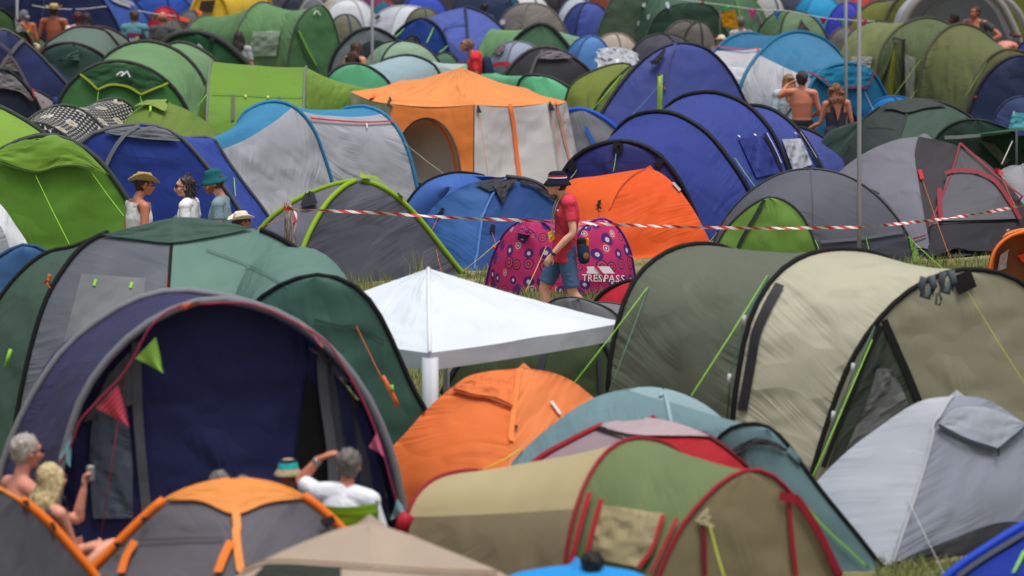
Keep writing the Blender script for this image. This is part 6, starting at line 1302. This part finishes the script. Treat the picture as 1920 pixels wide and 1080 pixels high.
p = Person('woman with curly auburn hair in a low backed charcoal dress, arm reaching left', 1566, 63.6, 8, dict(head=(0,.03,1.58), shL=(-.165,0,1.39), elL=(-.24,.02,1.10), wrL=(-.40,.12,1.0), hdL=(-.46,.16,.96)), .97, (190,126,100), .014); p.dress((66,66,78), .55); p.hair((122,72,44), 'curly'); v = [(-.065,-.128,1.40), (.065,-.128,1.40), (.03,-.132,1.25), (0,-.13,1.14), (-.03,-.132,1.25)]; p.add([Vector(a)+Vector((0,-.006,0)) for a in v], [(0,1,2,3,4)], p.sk, 'bare_back', False)
# ---- top left people ----
p = Person('shirtless tanned man with a straw hat standing at the top left', 103, 79.6, -6, dict(head=(0,.03,1.60), shL=(-.20,0,1.42), shR=(.20,0,1.42), elL=(-.28,-.02,1.12), elR=(.27,-.02,1.12), wrL=(-.36,.05,.88), hdL=(-.38,.08,.80)), 1.04, (160,96,66), .015); p.bottoms((30,32,44), 2); p.hair((60,50,44)); p.hat(STRAW, (188,164,116), (-4, 0), band=[(3, .55, 1.0, (120,100,70))], bend=.1, up=.07)
p = Person('woman with grey hair tied back in a colourful printed dress, top left', 48, 79.4, 30, dict(head=(0,.06,1.58), nod=-12), 1.0, (170,110,84), .015); p.dress((200,90,40), .5, print_=(14, (90,120,90), (230,190,60))); o = p.hair((120,120,126)); v, f = ball(p.J['head']+Vx(.03,-.13,-.02), .05); p.add(v, f, hair_mat((120,120,126)), 'hair_bun'); v, f = ball((.12,-.18,1.0), Vx(.12,.07,.09)); p.add(v, f, cloth_mat((210,200,170), print_=(25, (60,60,80), (170,120,60))), 'bag')
p = Person('person in a dark red cap and floral shirt, left of a dark haired person', 148, 79, 5, dict(), .98, (120,60,50), .016); p.top((215,200,205), print_=(18, (180,60,80), (60,60,90))); p.bottoms((50,50,60)); p.hair((90,36,40)); p.hat(CAP, (110,30,44), up=.055)
p = Person('dark haired person in a pink and white top beside the dark red cap', 164, 78.7, -20, dict(), .98, (150,100,80), .016); p.top((220,190,195), print_=(20, (200,90,110), (240,240,240))); p.bottoms((50,50,60)); p.hair((34,28,28), 'long')
p = Person('man in a teal T-shirt with a printed back panel at the top left', 254, 78.4, -4, dict(), 1.02, (190,130,100), .014); p.top((88,140,156), .7, g=.03); p.bottoms((50,60,90)); p.hair((84,64,48)); y_ = -.155
q = [(-.12,y_,1.33), (.12,y_,1.33), (.12,y_,1.07), (-.12,y_,1.07)]; p.add(q, [(0,1,2,3)], P(84,60,110), 'print_panel', False)
for z0, z1, c in ((1.325,1.295,(170,50,70)), (1.12,1.075,(190,70,70)), (1.165,1.145,(215,215,220))): p.add([(-.115,y_-.004,z0), (.115,y_-.004,z0), (.115,y_-.004,z1), (-.115,y_-.004,z1)], [(0,1,2,3)], P(*c), 'print_band', False)
v, f = ball((.07,y_,1.22), Vx(.045,.006,.045)); p.add(v, f, P(170,160,60), 'print_sun'); 
for x in (-.08, -.03, .02): p.add([(x,y_-.008,1.16), (x+.05,y_-.008,1.16), (x+.03,y_-.008,1.25)], [(0,1,2)], P(225,225,230), 'print_peak', False)
p.vox = .014; v, f = limb([(.17,-.16,1.3), (.2,-.18,1.1), (.2,-.16,.95)], [.05,.07,.05]); p.add(v, f, cloth_mat((40,42,50)), 'shoulder_bag')
p = Person('bald man in a grey T-shirt with a dark rucksack, top left', 306, 78.0, -14, dict(), 1.02, (186,122,98), .014); p.top((78,80,88), g=.02); p.bottoms((60,60,60)); p.hair((120,96,84), 'bald'); v, f = limb([(.08,-.2,1.28), (.09,-.22,1.1), (.09,-.2,.92)], [(.13,.07), (.15,.09), (.13,.08)], Vx(1,0,0), 16); p.add(v, f, cloth_mat((54,52,44)), 'rucksack')
p = Person('brown haired child looking towards the large soft green tunnel tent', 378, 77.4, 0, dict(), .86, (196,140,112), .016); p.top((150,60,70)); p.bottoms((60,60,80)); p.hair((104,74,52))
p = Person('smaller fair haired child beside the brown haired child', 402, 77.3, 0, dict(), .78, (206,150,120), .016); p.top((150,130,110)); p.bottoms((60,60,80)); p.hair((150,112,78))
p = Person('woman with long dark hair and a light grey T-shirt facing the green tunnel', 449, 74.3, -4, dict(), .96, (200,146,120), .014); p.top((166,164,172), .7, g=.02); p.bottoms((60,64,84)); p.hair((46,34,32), 'long'); pstrip(p, [(-.1,-.12,1.42), (.03,-.14,1.25), (.14,-.12,1.08)], .018, (36,34,38), 'bag_strap')
# ---- centre top ----
p = Person('woman with long brown hair in a black vest top by the thin metal pole', 667, 71.4, -40, dict(head=(0,.04,1.58), elL=(-.3,-.02,1.16), wrL=(-.40,.02,.96), hdL=(-.44,.05,.9)), 1.0, (204,150,122), .014); p.top((24,24,28), tank=True); p.bottoms((50,56,80)); p.hair((74,46,34), 'verylong')
p = Person('man in a bright red T-shirt with a navy rucksack looking down', 893, 71.3, 82, dict(head=(0,.16,1.59), neck=(0,.05,1.46), nod=-22), 1.03, (190,126,98), .013); p.top((218,52,58), .7, g=.03); p.bottoms((60,64,80)); p.hair((120,98,80)); p.glasses(); v, f = limb([(0,-.17,1.36), (0,-.2,1.15), (0,-.18,.95)], [(.13,.07), (.15,.1), (.14,.09)], Vx(1,0,0), 16); p.add(v, f, cloth_mat((36,48,78)), 'rucksack')
p = Person('dark haired head low in front of the dark navy and teal tent', 908, 84.5, 0, dict(), .86, (170,120,96), .018); p.top((60,60,90)); p.bottoms((40,40,60)); p.hair((38,32,34))
p = Person('dark haired person seated low by the mint tunnel tent', 832, 70.6, 0, dict(), .60, (120,90,80), .018); p.top((30,30,36)); p.bottoms((40,40,60)); p.hair((22,22,24))
p = Person('woman in a wide patterned sun hat with long blonde hair, top right', 1352, 76.6, 172, dict(head=(0,.04,1.6), nod=-10), .84, (196,134,108), .015); p.top((40,36,40), tank=True); p.bottoms((40,40,60)); p.hair((190,160,120), 'long'); p.hat(SUNHAT, (214,190,160), (-6, 0), band=[(3, .2, .9, (190,140,110))], up=.06, print_=(30, (226,210,190), (190,150,110)))
p = Person('grey haired person in a speckled top behind the golden yellow flag', 1388, 78.2, 20, dict(), .96, (180,130,110), .016); p.top((170,150,150), print_=(28, (120,100,104), (210,200,200))); p.bottoms((60,60,70)); p.hair((110,108,104))
SIT = dict(pelvis=(0,0,.46), waist=(0,-.02,.60), chest=(0,-.02,.82), neck=(0,.0,1.02), head=(0,.04,1.16), shR=(.175,0,.965), shL=(-.175,0,.965), elR=(.25,.04,.70), elL=(-.25,.04,.70), wrR=(.2,.26,.62), wrL=(-.2,.26,.62), hdR=(.17,.33,.62), hdL=(-.17,.33,.62), hipR=(.09,.03,.45), hipL=(-.09,.03,.45), knR=(.13,.45,.52), knL=(-.13,.45,.52), anR=(.13,.45,.09), anL=(-.13,.45,.09))
def sit(**k): d = dict(SIT); d.update(k); return d
p = Person('dark haired man in an orange T-shirt inside the inflatable tent', 1789, 79.4, 60, dict(), .95, (110,72,56), .015); p.top((215,70,40)); p.bottoms((40,40,60)); p.hair((26,22,24))
p = Person('man with an open dark shirt and hand on hip inside the inflatable tent', 1827, 80, 150, dict(shL=(-.2,0,1.42), shR=(.2,0,1.42), elL=(-.5,.0,1.2), wrL=(-.30,.12,1.05), hdL=(-.22,.14,1.03), look=-20), 1.0, (178,112,90), .014); p.hair((60,42,34)); p.bottoms((30,30,36))
union([limb([(-.15,-.03,1.42), (-.15,-.03,1.1), (-.14,-.02,.95)], [(.07,.12), (.06,.12), (.06,.12)], Vx(1,0,0)), limb([(.15,-.03,1.42), (.15,-.03,1.1), (.14,-.02,.95)], [(.07,.12), (.06,.12), (.06,.12)], Vx(1,0,0)), limb([(0,-.09,1.42), (0,-.1,1.0)], [(.16,.04), (.15,.04)], Vx(1,0,0)), limb([(-.2,0,1.42), (-.38,0,1.3)], [.07,.065], flat=True), limb([(.2,0,1.42), (.22,0,1.22)], [.07,.065], flat=True)], .014, 'open_shirt', cloth_mat((70,70,74)), p.root, p.M)
p = Person('seated man bending forward with a bare pink back, top right', 1868, 79.2, -50, sit(pelvis=(0,0,.75), waist=(0,.06,.88), chest=(0,.18,1.02), neck=(0,.38,1.06), head=(0,.5,1.04), shR=(.18,.28,1.05), shL=(-.18,.28,1.05), elR=(.22,.42,.82), elL=(-.22,.42,.82), hipR=(.09,.03,.72), hipL=(-.09,.03,.72), knR=(.13,.4,.62), knL=(-.13,.4,.62)), 1.0, (206,142,128), .016); p.bottoms((36,38,60)); p.hair((50,40,36))
# ---- seated group in the foreground ----
def chair(px, D, yaw, c, label, back_h=.86, z=0.0):
    base = G(px, D); t = Tent('camping_chair', label, base, 'camping chair'); M_ = Matrix.Translation(base) @ Matrix.Rotation(radians(yaw), 4, 'Z')
    def m2(V, F_, mat, nm, uv=None): return mesh_obj(nm, [M_ @ Vector(v) for v in V], F_, mat, t.root, uv)
    def sheet(a, b, c_, d, nm, sag, mat):
        V = []; UV = []; k = 10
        for j in range(k+1):
            for i in range(k+1):
                u, v = i/k, j/k; p_ = Vector(a).lerp(Vector(b), u).lerp(Vector(d).lerp(Vector(c_), u), v)+Vector(sag)*sin(pi*u); V.append(p_); UV.append((u*.6, v*.6))
        V2 = V+[Vector(v)+Vector((0, .006, -.006)) for v in V]; q = len(V); fs = [(j*(k+1)+i, j*(k+1)+i+1, (j+1)*(k+1)+i+1, (j+1)*(k+1)+i) for j in range(k) for i in range(k)]
        m2(V2, fs+[tuple(x+q for x in f[::-1]) for f in fs], mat, nm, UV+UV)
    sheet((-.27,.22,.44), (.27,.22,.44), (.27,-.24,.40), (-.27,-.24,.40), 'seat', (0,0,-.07), F(34,36,38)); sheet((-.28,-.36,back_h+.06), (.28,-.36,back_h+.06), (.27,-.24,.40), (-.27,-.24,.40), 'backrest', (0,-.05,0), F(34,36,38)); sheet((-.29,-.385,back_h+.10), (.29,-.385,back_h+.10), (.29,-.36,back_h-.07), (-.29,-.36,back_h-.07), 'head_panel', (0,-.05,-.03), F(*c))
    for x in (-1, 1):
        for a_, b_ in (((x*.28,.24,0), (x*.27,-.24,.42)), ((x*.28,-.28,0), (x*.27,.24,.45)), ((x*.28,-.26,.05), (x*.285,-.375,back_h+.12)), ((x*.28,.24,.0), (x*.28,.24,.62))): tube([M_ @ Vector(a_), M_ @ Vector(b_)], .010, DGREY, 'leg', t.root, n=6)
        tube([M_ @ Vector((x*.28,.26,.62)), M_ @ Vector((x*.28,-.28,.60))], .018, P(40,42,44), 'armrest', t.root, n=6)
    return t
chair(662, 32.2, -12, (150,200,50), 'black camping chair with lime green top panel, under the man in a white T-shirt', 1.05); chair(112, 32.0, -48, (40,42,46), 'dark camping chair under the blonde woman', .6)
p = Person('seated man with cropped grey hair in a white T-shirt, one arm raised to his head', 650, 32.3, -18, sit(head=(0,.06,1.19), shL=(-.19,.0,1.0), elL=(-.38,.12,1.05), wrL=(-.24,.12,1.215), hdL=(-.15,.10,1.26), look=16, curlL=.3), 1.12, (200,132,102), .011, z=-.0); p.top((226,228,236), .8, g=.022); p.bottoms((70,76,100)); p.hair((112,106,102), 'short')
w0 = p.J['wrL']; dr = (p.J['elL']-w0).normalized(); v, f = limb([w0+dr*.01, w0+dr*.035], [.032, .034], n=14, flat=True); p.add(v, f, P(150,150,155,.3,.7), 'watch')
p = Person('man in a beige bucket hat with a turquoise band, peering over the orange dome', 545, 33.6, 160, sit(head=(0,.05,1.20), nod=-8), .88, (140,92,76), .012); p.top((60,64,80)); p.bottoms((50,54,70)); p.hair((40,34,34)); p.hat(BUCKET, (170,150,120), (-8, 0), band=[(3, -.1, .95, (40,185,190)), (1, .0, 1.0, (40,44,60)), (2, .0, 1.0, (30,34,50))], up=.075); p.glasses()
p = Person('person with curly grey hair just above the orange dome cap', 415, 33.4, 20, sit(), .865, (160,110,90), .014); p.top((60,66,80)); p.bottoms((50,54,70)); p.hair((118,116,112), 'short')
p = Person('seated shirtless man with short silver hair and sunglasses at the left edge', 44, 32.4, -58, sit(head=(0,.05,1.22), neck=(0,.0,1.06), shR=(.19,0,.99), shL=(-.19,0,.99)), 1.17, (206,144,126), .011); p.bottoms((60,64,80)); p.hair((176,168,160)); p.glasses()
p = Person('seated blonde woman in a grey vest raising a drink can', 90, 32.1, -48, sit(head=(0,.06,1.17), nod=-6, shR=(.16,.0,.95), shL=(-.16,.02,.95), elR=(.17,.12,.68), wrR=(.10,.36,.66), hdR=(.06,.42,.67), elL=(-.07,.32,.84), wrL=(-.04,.36,1.06), hdL=(-.04,.37,1.15), curlL=.9, palmL=Vector((.8,.5,0)), knR=(.13,.50,.66), knL=(-.05,.50,.62), anR=(.13,.78,.36), anL=(-.05,.72,.30)), 1.08, (212,154,130), .0105); p.top((92,92,98), tank=True); p.bottoms((50,52,60), .45, 'shorts'); p.hair((196,176,130), 'verylong'); p.glasses()
p2 = p.M @ Vector((-.035,.42,1.17)); c_ = tube([p2+Vector((0,0,-.055)), p2+Vector((0,0,-.05)), p2+Vector((0,0,.05)), p2+Vector((0,0,.056))], .032, P(190,192,196,.3,.8), 'drink_can', None, n=16, loc=p2); tag(c_, 'silver drink can in the raised hand of the blonde woman', 'drink can')
p = Person('person with black hair at the bottom edge in front of the khaki and red tunnel', 1110, 29.5, 4, sit(head=(0,.04,1.235)), .90, (150,100,80), .014, z=.0); p.top((40,110,190)); p.bottoms((40,40,60)); p.hair((18,18,20), 'short')
# ================= grass =================
m, nt, b = nodes('grass_blades'); oi = N(nt, 'ShaderNodeTexCoord'); no = N(nt, 'ShaderNodeTexNoise'); no.inputs['Scale'].default_value = 5; nt.links.new(oi.outputs['Object'], no.inputs['Vector'])
nt.links.new(mixc(nt, no.outputs[0], (.10, .17, .03), (.34, .33, .13)), b.inputs['Base Color']); b.inputs['Roughness'].default_value = .7
random.seed(11)
def blades(name, spots):
    V = []; F_ = []
    for (px0, px1, D0, D1, n, h0, h1) in spots:
        for i in range(n):
            D = random.uniform(D0, D1); g_ = G(random.uniform(px0, px1), D); h = random.uniform(h0, h1)*(random.random()**.5); a = random.uniform(0, 2*pi); w = random.uniform(.003, .007); ln_ = Vector((random.gauss(0, .22), random.gauss(0, .22), 1))*h
            s_ = Vector((cos(a), sin(a), 0))*w; o = len(V); V += [g_-s_, g_+s_, g_+ln_*.55+s_*.7, g_+ln_*.55-s_*.7, g_+ln_+Vector((random.gauss(0,.03), random.gauss(0,.03), -.01))]; F_ += [(o, o+1, o+2, o+3), (o+3, o+2, o+4)]
    o = mesh_obj(name, V, F_, m); tag(o, kind='stuff', label='green and straw coloured grass growing between the tents', cat='grass')
blades('grass', [(980,1260,49.2,52.3,9000,.08,.22), (650,735,51.6,52.2,260,.15,.55), (590,612,51.8,52.2,60,.15,.45), (560,780,51.6,53.2,900,.03,.12), (700,860,42,49,9000,.04,.14), (1340,1960,52.6,55.4,9000,.05,.25), (1250,1345,52,56,2500,.05,.18), (860,1000,51.5,55,1500,.04,.16), (1640,1960,33.5,35.2,5000,.05,.16), (760,800,52,54,80,.3,.55), (1700,1760,52.8,53.6,160,.2,.5), (700,760,33,35,1500,.05,.15)])
# ================= ground =================
m, nt, b = nodes('meadow')
tc = N(nt, 'ShaderNodeTexCoord')
def nz(scale, det=6):
    n = N(nt, 'ShaderNodeTexNoise'); n.inputs['Scale'].default_value = scale; n.inputs['Detail'].default_value = det; nt.links.new(tc.outputs['Object'], n.inputs['Vector']); return n.outputs[0]
r1 = N(nt, 'ShaderNodeValToRGB'); r1.color_ramp.elements[0].position = .35; r1.color_ramp.elements[1].position = .65
r1.color_ramp.elements[0].color = (.09, .14, .035, 1); r1.color_ramp.elements[1].color = (.36, .28, .15, 1)
nt.links.new(nz(2.4, 9), r1.inputs[0])
sp = math_n(nt, 'ADD', math_n(nt, 'MULTIPLY', nz(38, 3), 1.3), .35)
mm = N(nt, 'ShaderNodeMix', data_type='RGBA', blend_type='MULTIPLY'); mm.inputs[0].default_value = 1
nt.links.new(r1.outputs[0], mm.inputs[6]); nt.links.new(sp, mm.inputs[7]); nt.links.new(mm.outputs[2], b.inputs['Base Color']); b.inputs['Roughness'].default_value = .95
bp = N(nt, 'ShaderNodeBump'); bp.inputs['Distance'].default_value = .05; nt.links.new(nz(30, 4), bp.inputs['Height']); nt.links.new(bp.outputs[0], b.inputs['Normal'])
V = []; n = 60
for j in range(n+1):
    for i in range(n+1):
        V.append((-1500+3000*i/n, -200+3000*j/n, 0))
g = mesh_obj('ground', V, [(j*(n+1)+i, j*(n+1)+i+1, (j+1)*(n+1)+i+1, (j+1)*(n+1)+i) for j in range(n) for i in range(n)], m)
tag(g, kind='structure')
for o in list(bpy.data.objects):
    if '_o' in o: del o['_o']
    if 'label' in o and len(str(o['label']).split()) > 16: print('LONG LABEL', o.name, o['label'])
